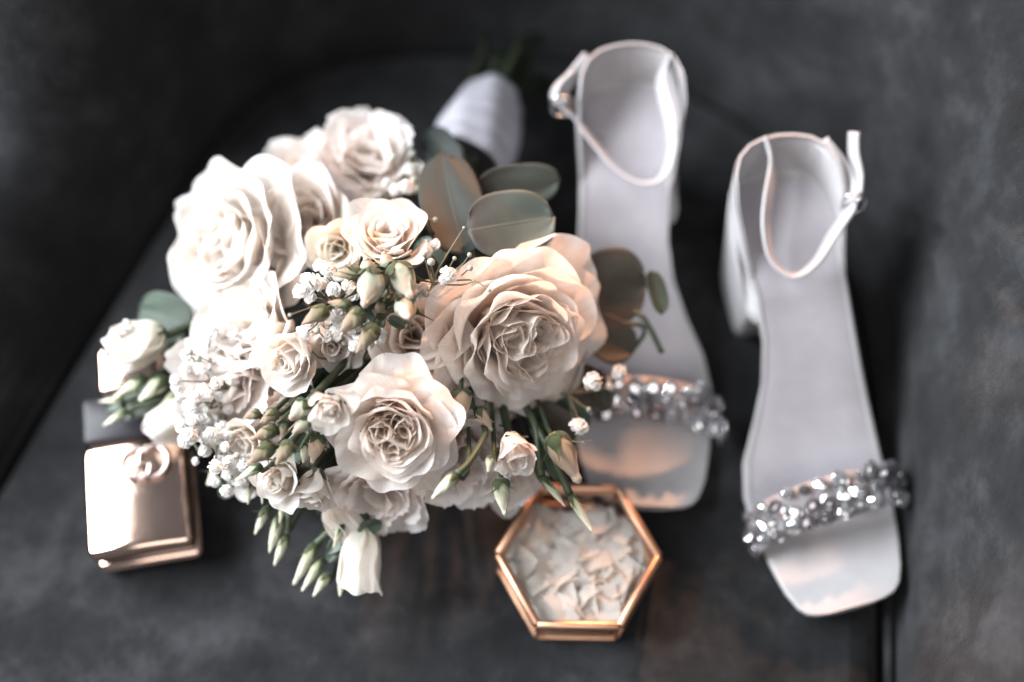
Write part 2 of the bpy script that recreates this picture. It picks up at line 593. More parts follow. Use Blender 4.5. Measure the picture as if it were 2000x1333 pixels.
# seat: rings from the rim to the middle, a soft rounded border, then a gently worn flat
V = []
rings = [(-0.004, -0.070), (-0.0015, -0.028), (0.003, -0.013), (0.009, -0.005), (0.018, -0.0015)]
for ins, z in rings:
    q = edge - nrm * (ins + 0.004)
    q[:, 2] = z
    V.append(q)
for f in (0.12, 0.25, 0.4, 0.55, 0.7, 0.85, 0.985):
    q = (edge - nrm * 0.022) * (1 - f) + front * f
    q[:, 2] = 0
    q[:, 2] = -0.0006 + 0.0006 * wob(q, 28)
    V.append(q)
nR = len(V)
V = np.concatenate(V)
F = [tuple(reversed(f)) for f in grid_faces(nE, nR, False)]
wmesh('seat_cushion', V, F, M['velvet'], chair)
# back: leans outwards, rolled top
prof = spline([np.array(p) for p in [(0.002, -0.075), (0.004, -0.03), (0.006, 0.0), (0.012, 0.04), (0.022, 0.085), (0.034, 0.13), (0.046, 0.165), (0.060, 0.188), (0.080, 0.198),
        (0.105, 0.193), (0.122, 0.17), (0.128, 0.12), (0.128, -0.075)]], 64)
# unseen rim shaped for light: left low, back high to shade seat, right between
hgt = 0.42 + 1.08 * sstep(0.04, 0.17, edge[:, 1]) * sstep(0.06, -0.06, edge[:, 0]) + 0.58 * sstep(-0.06, 0.06, edge[:, 0])
CREASE = spline([np.array(p) for p in [(1780, 432), (1825, 452), (1872, 478), (1925, 500), (1960, 530), (2010, 590)]], 40)
V = []
for o_, z in prof:
    q = edge + nrm * o_
    q[:, 2] = z * (hgt if z > 0 else 1.0)
    g = 0.004 * wob(q * 1.0 + np.array([0, 0, z]) * 2, 19, 1.7) * (1 if 0.03 < z < 0.19 else 0.2)
    q += nrm * g[:, None]
    if 0.01 < z < .19 and o_ < .07:
        v_ = q - CAM
        dp_ = v_ @ FW
        px_ = np.stack([1000 + FPX * (v_ @ RT) / dp_, 666.5 - FPX * (v_ @ UP) / dp_], 1)
        dd = np.min(np.linalg.norm(px_[:, None, :] - CREASE[None], axis=2), axis=1)
        q += nrm * (0.006 * np.exp(-(dd / 15) ** 2) - .002 * np.exp(-((dd - 40) / 22) ** 2))[:, None]
    V.append(q)
V = np.concatenate(V)
wmesh('backrest', V, grid_faces(nE, len(prof)), M['velvet'], chair)
q = edge + nrm * 0.001
q[:, 2] = -0.012
Vt, Ft = tube(q, 0.0026, 6)
wmesh('piping', Vt, Ft, M['velvet'], chair)
Vb = np.array([(-0.6, -0.6, -0.075), (0.6, -0.6, -0.075), (0.6, 0.45, -0.075), (-0.6, 0.45, -0.075), (-0.6, -0.6, -0.12), (0.6, -0.6, -0.12), (0.6, 0.45, -0.12), (-0.6, 0.45, -0.12)])
wmesh('seat_base', Vb, [(0, 1, 2, 3), (7, 6, 5, 4), (0, 4, 5, 1), (1, 5, 6, 2), (2, 6, 7, 3), (3, 7, 4, 0)], M['velvet'], chair, smooth=False)

# ------------------------------------------------------------------ bouquet
rng = np.random.default_rng(11)
bq_org = P(720, 640, 0.0)
bouquet = empty('bridal_bouquet', bq_org)
tag(bouquet, 'round bridal bouquet of white and blush roses with eucalyptus and ribbon wrapped handle', 'bouquet')
BIND = P(905, 330, 0.062)
HEND = P(962, 195, 0.040)


def petal(L, W, th0, th1, th2, rho, r0, phi, z0=0.0, ruffle=0.0, rk=7.0, serr=0.0, notch=0.0, lat=0.0, twist=0.0, rnd=0.34, crump=0.0, nu=17, nv=13, ph=None):
    """one petal in flower space (axis +z). Angles in degrees from the axis: th0 at the base, th1 in the body, th2 added at the rim."""
    ph = rng.uniform(0, 6.28, 6) if ph is None else ph
    U, S = np.meshgrid(np.linspace(-1, 1, nu), np.linspace(0, 1, nv))
    smax = 1 - rnd * np.abs(U) ** 2.6 - notch * np.exp(-(U / 0.22) ** 2) + 0.03 * np.sin(3.1 * U + ph[0]) + 0.02 * np.sin(7.3 * U + ph[1])
    if serr:
        smax = smax + serr * (.8 * np.sin(4.3 * U + ph[3]) + .7 * np.abs(np.sin(11 * U + ph[2] + 1.5 * np.sin(3 * U))) + .5 * np.abs(np.sin(23 * U + ph[1] + 2 * np.sin(5 * U))) - .6)
    s = S * smax
    ss = np.linspace(0, 1.15, 80)
    th = np.radians(th0 * (1 - sstep(0, .38, ss)) + th1 * sstep(0, .38, ss) + th2 * sstep(.62, 1.05, ss) ** 1.3)
    dr = np.concatenate([[0], np.cumsum(np.sin(th[:-1]) * np.diff(ss))]) * L
    dz = np.concatenate([[0], np.cumsum(np.cos(th[:-1]) * np.diff(ss))]) * L
    r = r0 + np.interp(s, ss, dr)
    z = z0 + np.interp(s, ss, dz)
    t = np.interp(s, ss, th)
    ww = W * (0.28 + 0.72 * sstep(0, 0.6, s))
    a = U * ww / rho
    tx = rho * np.sin(a)
    d = rho * (1 - np.cos(a))
    d = d - lat * W * np.abs(U) ** 3.5 * s ** 1.5 - twist * U * ww
    d = d + ruffle * L * s ** 2.2 * (np.sin(rk * U + ph[2]) + 0.5 * np.sin(rk * 1.9 * U + ph[4])) * (0.35 + 0.65 * np.abs(U) ** .5)
    d = d + crump * L * s * (np.sin(4.5 * U + 5 * s + ph[3]) * np.sin(6 * s - 2 * U + ph[5]))
    er, ez = r - np.cos(t) * d, z + np.sin(t) * d
    c, sn = math.cos(phi), math.sin(phi)
    X = er * c - tx * sn
    Y = er * sn + tx * c
    V = np.stack([X, Y, ez], -1).reshape(-1, 3)
    uv = np.stack([U, s], -1).reshape(-1, 2)
    return V, grid_faces(nu, nv), uv


GA = math.radians(137.5)


def add_petal(flower, mat, **kw):
    V, F, uv = petal(**kw)
    return add('petal', make_mesh(V, F, mat, True, uv), flower)


def flower_at(name, px, py, z, axis, depth, spin=None):
    """Empty at the foot of a flower whose open face stands at this point; axis in camera terms (right, up, towards)"""
    ax = camdir(*axis)
    foot = P(px, py, z) - ax * depth
    m = frame(ax, rng.uniform(0, 6.28) if spin is None else spin, foot - bq_org)
    o = empty(name, parent=bouquet, mat=m)
    STEMS.append((foot, ax, o))
    return o


STEMS = []


def garden_rose(name, px, py, z, axis, R, mat, n_in=14, n_mid=12, n_out=7, cup=24, out=62, curl=45, spin=None, crump=0.05, swirl=3):
    f = flower_at(name, px, py, z, axis, R * 0.95, spin)
    heart = {M['white_rose']: M['white_heart'], M['blush_rose']: M['blush_heart'], M['peach_rose']: M['peach_heart']}[mat]
    # folded heart: several small swirls of crowded petals
    for k in range(swirl):
        a0 = 2 * math.pi * k / swirl + 0.4
        cx, cy = (0.21 * R * math.cos(a0), 0.21 * R * math.sin(a0)) if swirl > 1 else (0, 0)
        m = n_in // swirl
        for i in range(m):
            t = i / max(1, m - 1)
            V, F, uv = petal(L=R * (0.88 + 0.08 * t + rng.uniform(-.04, .05)), W=R * (0.22 + 0.24 * t), th0=8, th1=rng.uniform(-3, 3) + 2 * t, th2=rng.uniform(4, 22),
                             rho=R * (0.075 + 0.13 * t), r0=R * (0.03 + 0.12 * t), phi=i * GA + a0 * 1.7 + rng.uniform(-.4, .4), ruffle=0.03, crump=crump * .8,
                             twist=0.2, lat=0.15, rnd=0.22, nu=19, nv=11)
            V = V + np.array([cx, cy, 0])
            add('petal', make_mesh(V, F, heart, True, uv), f)
    ph0 = rng.uniform(0, 6.28)
    for i in range(n_mid):
        t = i / (n_mid - 1)
        add_petal(f, heart if t < .45 else mat, L=R * (0.92 + 0.14 * t + rng.uniform(-.04, .05)), W=R * (0.50 + 0.14 * t + rng.uniform(-.06, .06)), th0=38 + 14 * t, th1=3 + (cup - 3) * t + rng.uniform(-4, 4),
                  th2=10 + rng.uniform(-8, 22) + 14 * t, rho=R * (0.36 + 0.24 * t), r0=R * 0.07, phi=ph0 + i * GA + rng.uniform(-.25, .25), ruffle=0.02, crump=crump,
                  twist=rng.uniform(.05, .22), lat=0.12, rnd=0.3, notch=rng.uniform(0, .07))
    for i in range(n_out):
        t = i / max(1, n_out - 1)
        add_petal(f, mat, L=R * (1.08 + 0.12 * t + rng.uniform(-.05, .06)), W=R * (0.66 + rng.uniform(-.05, .08)), th0=62, th1=cup + 6 + (out - cup - 6) * t + rng.uniform(-5, 5),
                  th2=curl * (0.5 + .5 * t) + rng.uniform(-12, 18), rho=R * (0.72 + 0.3 * t), r0=R * 0.08, phi=ph0 + 0.5 + i * GA + rng.uniform(-.2, .2), z0=-R * 0.04 * t,
                  ruffle=0.025, crump=crump * .8, twist=rng.uniform(0, .12), lat=0.2, rnd=0.32, notch=rng.uniform(-.02, .08), nu=21, nv=15)
    return f


def carnation(name, px, py, z, axis, R, mat, n=14, spread=82, spin=None):
    f = flower_at(name, px, py, z, axis, R * 0.8, spin)
    for i in range(n):
        t = i / (n - 1)
        add_petal(f, mat, L=R * (0.95 + 0.22 * t + rng.uniform(-.06, .06)), W=R * (0.55 + 0.28 * t + rng.uniform(-.05, .08)), th0=8 + 10 * t, th1=5 + (spread - 34) * t ** 1.1 + rng.uniform(-6, 6),
                  th2=10 + 34 * t + rng.uniform(-12, 12), rho=R * (0.45 + 0.75 * t), r0=R * 0.06, phi=i * GA + rng.uniform(-.3, .3), ruffle=0.040, rk=rng.uniform(4, 7), serr=0.055,
                  crump=0.035, twist=rng.uniform(-.15, .15), rnd=0.20, nu=61, nv=15)
    return f


def lisianthus(name, px, py, z, axis, R, mat, n=11, spin=None, eye=True, hole=.02):
    f = flower_at(name, px, py, z, axis, R * 0.85, spin)
    for i in range(n):
        t = i / (n - 1)
        add_petal(f, mat, L=R * (0.82 + 0.36 * t), W=R * (0.40 + 0.40 * t), th0=hole * 120 + 4 + 42 * t, th1=2 + 36 * t ** 1.2 + rng.uniform(-3, 3), th2=8 + 46 * t * t + rng.uniform(-5, 8),
                  rho=R * (0.26 + 0.50 * t), r0=R * (hole + .06 * t), phi=i * math.radians(129) + rng.uniform(-.15, .15), ruffle=0.016, twist=0.24 - .1 * t, lat=0.06, rnd=0.26, crump=.02, nu=25, nv=15)
    if eye:
        Vt, Ft = tube([(0, 0, R * .1), (0, 0, R * .45), (0, 0, R * .62)], [R * .05, R * .07, R * .03], 8)
        add('pistil', make_mesh(Vt, Ft, M['stamen']), f)
        Vt, Ft = tube([(0, 0, 0), (0, 0, R * .3)], [R * .10, R * .13], 10)
        add('throat', make_mesh(Vt, Ft, M['stamen_dark']), f)
    return f


def small_rose(name, px, py, z, axis, R, mat, n_in=9, n_out=6, out=58, curl=55, spin=None, sepals=True, depth=1.25, L=1.35):
    f = flower_at(name, px, py, z, axis, R * depth, spin)
    for i in range(n_in):
        t = i / (n_in - 1)
        add_petal(f, mat, L=R * (L * .93 + 0.08 * t), W=R * (0.26 + 0.36 * t), th0=24, th1=-4 + 9 * t, th2=4 + 16 * t, rho=R * (0.10 + 0.32 * t), r0=R * (0.035 + 0.05 * t),
                  phi=i * math.radians(128), twist=0.28, ruffle=0.012, rnd=0.24, lat=.04, nu=19, nv=12)
    for i in range(n_out):
        t = i / max(1, n_out - 1)
        add_petal(f, mat, L=R * (L + 0.06 * t), W=R * (0.66 + rng.uniform(-.05, .08)), th0=48, th1=10 + (out - 34) * t + rng.uniform(-4, 4), th2=curl * (.55 + .45 * t) + rng.uniform(-8, 12),
                  rho=R * (0.50 + 0.25 * t), r0=R * 0.09, phi=1.1 + i * GA, twist=rng.uniform(.03, .16), ruffle=0.022, rnd=0.30, lat=0.22, notch=rng.uniform(-.08, .03), crump=.02, nu=21, nv=15)
    if sepals:
        for i in range(5):
            V, F, uv = petal(L=R * 1.0, W=R * 0.17, th0=70, th1=24, th2=70, rho=R * .5, r0=R * .06, phi=i * 1.2566 + .3, rnd=0.75, z0=-R * .05, nu=7, nv=9)
            add('sepal', make_mesh(V, F, M['sepal'], True, uv), f)
    return f


def bell(name, base, tip, R, mat, spin=None, flare=20, n=6):
    """half closed lisianthus flower from base to rim"""
    b, t_ = P(*base), P(*tip)
    ax = t_ - b
    Lg = np.linalg.norm(ax)
    f = empty(name, parent=bouquet, mat=frame(ax / Lg, rng.uniform(0, 6.28) if spin is None else spin, b - bq_org))
    STEMS.append((b, ax / Lg, f))
    for i in range(n):
        t = i / (n - 1)
        add_petal(f, mat, L=Lg * (0.95 + .1 * t), W=R * (0.75 + .3 * t), th0=58, th1=-1 + 5 * t, th2=flare * (.3 + .7 * t), rho=R * (0.5 + .5 * t), r0=R * 0.12, phi=i * GA, twist=.16,
                  ruffle=0.035, rk=6, rnd=0.16, crump=.03, nu=21, nv=15)
    for i in range(5):
        V, F, uv = petal(L=Lg * 0.55, W=R * 0.10, th0=70, th1=8, th2=24, rho=R * .5, r0=R * .10, phi=i * 1.2566, rnd=0.8, z0=-R * .08, nu=5, nv=9)
        add('sepal', make_mesh(V, F, M['sepal'], True, uv), f)
    return f


# --- bud meshes (unit length along +z), shared by all buds of a kind
def bud_mesh(mat, plump, tipw, swirl, seed, neck=0.35):
    rg = np.random.default_rng(seed)
    nv, nu = 30, 48
    V, uv = [], []
    a_ph = rg.uniform(0, 6.28)
    for j in range(nv):
        v = j / (nv - 1)
        rr = plump * (math.sin(math.pi * min(1, v ** neck * .0 + (v ** 0.62))) ** 0.72 * (1 - v) ** 0.18 if v < 1 else 0)
        rr = max(rr, 0.06 if v < .02 else tipw * (1 - 0.6 * max(0, (v - .93) / .07)))
        for i in range(nu):
            a = 2 * math.pi * i / nu
            # overlapping petals wound round the bud: a step that climbs in a spiral
            saw = ((2 * a / (2 * math.pi) + swirl * v + a_ph) % 1)
            step = (0.20 * saw ** 1.4 - 0.10) * sstep(0.12, 0.45, v)
            saw2 = ((3 * a / (2 * math.pi) - swirl * 0.7 * v + 1.7) % 1)
            step += (0.22 * saw2 ** 2) * sstep(0.5, 0.85, v)
            r = rr * (1 + step)
            V.append((r * math.cos(a), r * math.sin(a), v + 0.012 * math.sin(3 * a + a_ph) * v))
            uv.append((i / nu * 2 - 1, v))
    F = grid_faces(nu, nv, True) + [tuple(range(nu))[::-1], tuple((nv - 1) * nu + i for i in range(nu))]
    return make_mesh(V, F, mat, True, uv)


def sepal_mesh(kind, seed):
    """kind 0: clasping with flicked tip, 1: reflexed"""
    rg = np.random.default_rng(seed)
    n = 12
    V, uv = [], []
    bend = rg.uniform(0.8, 1.3)
    for j in range(n):
        s = j / (n - 1)
        if kind == 0:
            z = 0.005 + 0.60 * s - 0.22 * max(0, s - .7)
            zz = min(0.005 + 0.60 * s, .42)
            r = 0.03 + 0.285 * (math.sin(math.pi * zz ** 0.62) ** 0.72) * (1 - zz) ** .18 + 0.62 * bend * max(0, s - .55) ** 1.2 * 1.6
        else:
            r = 0.07 + 0.42 * s + 0.1 * math.sin(3 * s)
            z = 0.10 * math.sin(math.pi * s) - 0.22 * s * s * bend
        wv = 0.16 * (1 - s) ** 1.35 * (0.6 + 0.9 * math.sin(math.pi * min(1, s + .18))) + 0.010
        for u in (-1, -.5, 0, .5, 1):
            V.append((r - 0.05 * u * u * wv / .15, u * wv, z + .01 * abs(u)))
            uv.append((u, s))
    return make_mesh(V, grid_faces(5, n), M['sepal'], True, uv)


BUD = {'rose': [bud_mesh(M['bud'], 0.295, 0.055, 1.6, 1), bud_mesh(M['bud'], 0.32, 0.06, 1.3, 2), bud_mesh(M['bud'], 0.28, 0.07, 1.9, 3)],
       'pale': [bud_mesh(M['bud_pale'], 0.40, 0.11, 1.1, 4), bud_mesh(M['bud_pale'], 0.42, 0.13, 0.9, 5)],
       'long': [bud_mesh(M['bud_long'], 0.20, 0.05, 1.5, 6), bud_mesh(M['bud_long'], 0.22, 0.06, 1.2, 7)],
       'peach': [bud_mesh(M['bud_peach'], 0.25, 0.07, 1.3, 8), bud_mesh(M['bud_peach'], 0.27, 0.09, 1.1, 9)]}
SEP = [sepal_mesh(0, 1), sepal_mesh(0, 2), sepal_mesh(1, 3), sepal_mesh(0, 4)]
UNIT_R = {'rose': 0.295, 'pale': 0.41, 'long': 0.21, 'peach': 0.26}


def bud(kind, base, tip, wpx, nsep=5, reflex=False):
    b, t = P(*base), P(*tip)
    ax = t - b
    Lg = np.linalg.norm(ax)
    dep = (0.5 * (b + t) - CAM) @ FW
    R = wpx / 2 * dep / FPX
    sx = R / UNIT_R[kind]
    m = frame(ax / Lg, rng.uniform(0, 6.28), b - bq_org) @ Matrix.Diagonal((sx, sx, Lg, 1))
    o = add('flower_bud', BUD[kind][rng.integers(len(BUD[kind]))], bouquet, m)
    sz = 1.0 if kind in ('rose', 'pale') else 0.75
    for i in range(nsep):
        me = SEP[2] if reflex else SEP[rng.choice([0, 1, 3])]
        sm = Matrix.Rotation(i * 2 * math.pi / max(nsep, 1) + rng.uniform(-.2, .2), 4, 'Z') @ Matrix.Diagonal((UNIT_R[kind] / .275, UNIT_R[kind] / .3, sz * rng.uniform(.85, 1.15), 1))
        add('sepal', me, o, sm)
    STEMS.append((b, ax / Lg, None))
    return o


# --- the large flowers
F_A = garden_rose('garden_rose', 404, 476, 0.108, (-.60, .02, .80), 0.0465, M['white_rose'], n_in=21, n_mid=22, n_out=12, cup=36, out=68, curl=24, spin=1.6)
tag(F_A, 'large white garden rose at the left')
F_E = garden_rose('garden_rose', 1042, 678, 0.112, (.42, -.36, .84), 0.0470, M['peach_rose'], n_in=24, n_mid=20, n_out=12, cup=34, out=70, curl=34, spin=2.0, crump=.07)
tag(F_E, 'large peach garden rose at the right')
F_F = garden_rose('garden_rose', 765, 858, 0.118, (.02, -.32, .94), 0.0335, M['blush_rose'], n_in=21, n_mid=17, n_out=10, cup=21, out=66, curl=46, spin=4.4, crump=.04)
tag(F_F, 'blush garden rose with cupped petals in the middle')
lisianthus('white_rose', 478, 632, 0.104, (-.45, .35, .80), 0.0370, M['white_rose'], n=14, eye=False)
lisianthus('blush_lisianthus', 588, 420, 0.108, (-.10, .30, .95), 0.0350, M['blush_rose'], n=14, eye=False)
lisianthus('blush_lisianthus', 808, 650, 0.110, (.10, .05, .98), 0.0340, M['blush_rose'], n=14, eye=False)
small_rose('white_rose', 548, 712, 0.124, (-.30, -.35, .88), 0.0215, M['white_rose'], n_in=9, n_out=6, out=54, curl=26, sepals=False)
small_rose('white_rose', 648, 682, 0.112, (.15, -.25, .95), 0.0165, M['white_rose'], n_in=6, n_out=7, out=76, curl=40, sepals=False)
carnation('carnation', 716, 298, 0.102, (.12, .42, .85), 0.0335, M['carnation'], spin=0.7)
carnation('carnation', 590, 325, 0.088, (-.25, .5, .8), 0.0290, M['carnation'], n=12)
carnation('carnation', 735, 970, 0.066, (0, -.5, .85), 0.0300, M['carnation'])
carnation('carnation', 900, 895, 0.080, (.15, -.3, .93), 0.0330, M['carnation'])
carnation('carnation', 985, 935, 0.060, (.3, -.4, .85), 0.0230, M['carnation'])
carnation('carnation', 440, 745, 0.086, (-.3, -.1, .93), 0.0340, M['carnation'])
carnation('carnation', 560, 820, 0.080, (-.3, -.2, .93), 0.0300, M['carnation'])
lisianthus('lisianthus', 755, 447, 0.136, (.05, .50, .80), 0.0262, M['lisianthus'], n=15, spin=0.3, hole=.06)
lisianthus('ranunculus', 655, 492, 0.118, (-.1, -.22, .95), 0.0195, M['cream'], n=14, eye=False)
small_rose('spray_rose', 640, 812, 0.132, (-.05, -.50, .84), 0.0128, M['small_rose'], out=70, curl=60)
small_rose('spray_rose', 532, 946, 0.100, (-.25, -.25, .93), 0.0158, M['small_rose'], out=66, curl=45, spin=1)
small_rose('spray_rose', 612, 985, 0.088, (-.02, -.85, .50), 0.0140, M['small_rose'], n_out=6, out=44, curl=40, depth=1.4, L=1.5)
small_rose('spray_rose', 1012, 900, 0.108, (.22, -.62, .74), 0.0148, M['blush_rose'], n_out=5, out=44, curl=36, depth=1.3, L=1.5)
lisianthus('lisianthus', 470, 872, 0.086, (-.3, -.3, .9), 0.0180, M['small_rose'], n=9, eye=False)
lisianthus('lisianthus', 470, 940, 0.066, (-.4, -.5, .8), 0.0150, M['small_rose'], n=8, eye=False)
bell('closed_lisianthus', (322, 650, 0.085), (215, 690, 0.078), 0.0150, M['bell'], flare=8)
bell('closed_lisianthus', (712, 1028, 0.055), (700, 1160, 0.040), 0.0150, M['bell'], flare=16)
bell('closed_lisianthus', (405, 775, 0.060), (300, 850, 0.045), 0.0135, M['bell'], flare=12)
bell('closed_lisianthus', (640, 985, 0.064), (690, 1040, 0.050), 0.0120, M['small_rose'], flare=25)

# --- buds
Z1 = 0.147
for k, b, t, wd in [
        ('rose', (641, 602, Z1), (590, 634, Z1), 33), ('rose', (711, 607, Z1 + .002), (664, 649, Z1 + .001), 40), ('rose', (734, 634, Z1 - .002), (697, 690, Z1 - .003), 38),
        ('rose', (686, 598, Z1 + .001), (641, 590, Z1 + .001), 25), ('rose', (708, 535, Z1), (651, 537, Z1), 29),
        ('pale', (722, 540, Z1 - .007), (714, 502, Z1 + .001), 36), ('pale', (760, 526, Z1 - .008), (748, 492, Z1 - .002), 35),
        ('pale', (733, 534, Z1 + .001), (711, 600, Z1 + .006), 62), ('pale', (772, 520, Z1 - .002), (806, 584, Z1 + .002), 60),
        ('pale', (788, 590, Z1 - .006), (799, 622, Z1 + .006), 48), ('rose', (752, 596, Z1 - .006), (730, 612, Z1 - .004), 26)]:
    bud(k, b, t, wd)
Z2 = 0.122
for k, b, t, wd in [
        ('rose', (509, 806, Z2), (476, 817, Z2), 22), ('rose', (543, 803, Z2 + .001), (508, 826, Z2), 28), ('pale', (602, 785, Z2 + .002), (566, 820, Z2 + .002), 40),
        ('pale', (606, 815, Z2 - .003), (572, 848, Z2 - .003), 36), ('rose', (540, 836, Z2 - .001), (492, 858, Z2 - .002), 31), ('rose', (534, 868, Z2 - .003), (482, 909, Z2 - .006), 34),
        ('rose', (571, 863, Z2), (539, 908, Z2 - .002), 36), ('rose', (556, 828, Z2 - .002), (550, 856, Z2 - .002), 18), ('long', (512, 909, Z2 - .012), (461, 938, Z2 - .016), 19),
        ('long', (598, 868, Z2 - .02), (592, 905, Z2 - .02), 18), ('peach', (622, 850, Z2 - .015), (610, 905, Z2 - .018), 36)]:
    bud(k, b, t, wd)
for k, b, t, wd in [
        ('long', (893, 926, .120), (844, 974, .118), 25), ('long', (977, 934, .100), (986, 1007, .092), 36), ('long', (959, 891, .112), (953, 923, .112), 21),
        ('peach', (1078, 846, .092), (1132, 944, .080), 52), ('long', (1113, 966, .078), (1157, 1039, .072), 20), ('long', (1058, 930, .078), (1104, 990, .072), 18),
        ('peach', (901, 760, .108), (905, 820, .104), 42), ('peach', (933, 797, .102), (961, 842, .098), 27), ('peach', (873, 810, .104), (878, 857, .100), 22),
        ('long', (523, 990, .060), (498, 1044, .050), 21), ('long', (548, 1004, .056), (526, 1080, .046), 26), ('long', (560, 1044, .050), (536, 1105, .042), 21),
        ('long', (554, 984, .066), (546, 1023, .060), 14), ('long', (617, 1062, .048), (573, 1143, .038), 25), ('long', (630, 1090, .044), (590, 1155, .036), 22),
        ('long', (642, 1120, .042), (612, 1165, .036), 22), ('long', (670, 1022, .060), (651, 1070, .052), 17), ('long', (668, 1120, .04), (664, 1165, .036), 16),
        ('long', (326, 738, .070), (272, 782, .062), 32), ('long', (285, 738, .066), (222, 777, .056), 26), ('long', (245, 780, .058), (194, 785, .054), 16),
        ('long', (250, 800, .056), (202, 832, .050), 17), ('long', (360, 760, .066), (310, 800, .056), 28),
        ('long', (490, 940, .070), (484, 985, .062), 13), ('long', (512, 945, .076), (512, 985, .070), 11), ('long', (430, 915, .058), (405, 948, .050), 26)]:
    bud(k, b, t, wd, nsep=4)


# --- leaves
def leaf(name, base, tip, wpx, mat, lift=0.0, fold=0.12, cup=0.0, rnd=1.0, tilt=0.0):
    """round leaf from its stalk end to its tip; tilt turns it about its own midrib"""
    b, t = P(*base), P(*tip)
    y = t - b
    Lg = np.linalg.norm(y)
    y /= Lg
    dep = (0.5 * (b + t) - CAM) @ FW
    hw = wpx / 2 * dep / FPX
    x = np.cross(y, TC)
    x /= np.linalg.norm(x)
    n = np.cross(x, y)
    x, n = x * math.cos(tilt) + n * math.sin(tilt), n * math.cos(tilt) - x * math.sin(tilt)
    nu, nv = 19, 21
    V, uv = [], []
    p1, p2 = rng.uniform(0, 6.28, 2)
    for j in range(nv):
        s = j / (nv - 1)
        prof_ = ((1 - abs(2 * s ** .93 - 1) ** 2.6) ** .48) if 0 < s < 1 else 0.03
        for i in range(nu):
            u = -1 + 2 * i / (nu - 1)
            wv = hw * prof_ * (1 + .03 * math.sin(5 * s + p1 + (2 if u > 0 else 0)))
            h = fold * hw * abs(u) * prof_ - cup * hw * u * u + lift * Lg * math.sin(math.pi * s) + 0.04 * hw * math.sin(3 * u + 5 * s + p2) + .02 * hw * math.sin(9 * u * s + p1)
            V.append(b + y * s * Lg + x * u * wv + n * h)
            uv.append((u, s))
    V = np.array(V)
    o = wmesh(name, V, [tuple(reversed(f)) for f in grid_faces(nu, nv)], mat, bouquet, uv=uv)
    sm = o.modifiers.new('thickness', 'SOLIDIFY')
    sm.thickness = 0.0006
    return o


node = (921, 414, .128)
leaf('eucalyptus_leaf', (906, 499, .126), (862, 300, .118), 124, M['euc_brown'], fold=.08, tilt=-.1)
leaf('eucalyptus_leaf', (892, 330, .100), (836, 256, .090), 68, M['euc_brown'], fold=.2)
leaf('eucalyptus_leaf', (914, 452, .131), (1082, 424, .124), 132, M['euc_grey'], fold=.10, tilt=.1)
leaf('eucalyptus_leaf', (930, 372, .112), (1092, 352, .104), 88, M['euc_grey'], fold=.14, tilt=-.35)
leaf('eucalyptus_leaf', (1130, 560, .080), (1262, 560, .076), 150, M['euc_dark'], fold=.15)
leaf('eucalyptus_leaf', (1270, 530, .086), (1292, 615, .080), 44, M['euc_green'], fold=.3, tilt=.5)
leaf('eucalyptus_leaf', (1150, 640, .072), (1236, 690, .066), 92, M['euc_dark'], fold=.2, tilt=.2)
leaf('eucalyptus_leaf', (1120, 720, .066), (1190, 800, .058), 70, M['euc_dark'], fold=.2)
leaf('eucalyptus_leaf', (1160, 720, .070), (1178, 800, .060), 40, M['euc_brown'], fold=.3, tilt=.6)
leaf('eucalyptus_leaf', (1040, 800, .070), (1120, 860, .060), 80, M['euc_dark'], fold=.2)
leaf('eucalyptus_leaf', (375, 640, .070), (275, 600, .062), 96, M['euc_green'], fold=.2)
leaf('eucalyptus_leaf', (390, 690, .064), (330, 655, .058), 80, M['euc_green'], fold=.2)
leaf('eucalyptus_leaf', (795, 500, .118), (850, 545, .112), 60, M['euc_brown'], fold=.2)
Vt, Ft = tube(spline([P(*node), P(908, 470, .115), P(900, 420, .08), BIND], 12), 0.0013, 7)
wmesh('eucalyptus_twig', Vt, Ft, M['stem'], bouquet)
Vt, Ft = tube(spline([P(1232, 690, .066), P(1258, 640, .07), P(1180, 620, .07), P(1050, 540, .06), BIND], 18), 0.0013, 7)
wmesh('eucalyptus_twig', Vt, Ft, M['stem'], bouquet)
Vt, Ft = tube(spline([P(1293, 690, .066), P(1268, 640, .072), P(1240, 610, .072), P(1150, 590, .068)], 12), 0.0016, 7)
wmesh('eucalyptus_twig', Vt, Ft, M['stem'], bouquet)


# --- gypsophila
def floret_mesh(seed, n=26):
    rg = np.random.default_rng(seed)
    V, F, uv = [], [], []
    for i in range(n):
        cz = 1 - 1.35 * (i + .5) / n
        az = i * GA
        d = np.array([math.cos(az) * math.sqrt(max(0, 1 - cz * cz)), math.sin(az) * math.sqrt(max(0, 1 - cz * cz)), cz])
        h = np.cross(d, rg.normal(size=3))
        h /= np.linalg.norm(h)
        g = np.cross(d, h)
        o = len(V)
        ln = rg.uniform(.8, 1.1)
        for s, ww, out in ((0.15, .08, 0), (.55, .30, .04), (.88, .40, .0), (1.02, .26, -.12)):
            for u in (-1, 0, 1):
                V.append(d * ln * s * (1 - .07 * abs(u)) + h * ww * u + g * (out + .06 * u * u + rg.uniform(-.03, .03)))
                uv.append((u, s))
        F += grid_faces(3, 4, False, o)
    o = len(V)
    for j in range(7):
        for i in range(10):
            th, a = math.pi * (j + .2) / 6.4, 2 * math.pi * i / 10
            r = .74 + rg.uniform(-.10, .10)
            V.append((r * math.sin(th) * math.cos(a), r * math.sin(th) * math.sin(a), r * math.cos(th)))
            uv.append((0, .9))
    F += grid_faces(10, 7, True, o) + [tuple(o + i for i in range(10))]
    return make_mesh(V, F, M['gyp'], True, uv)


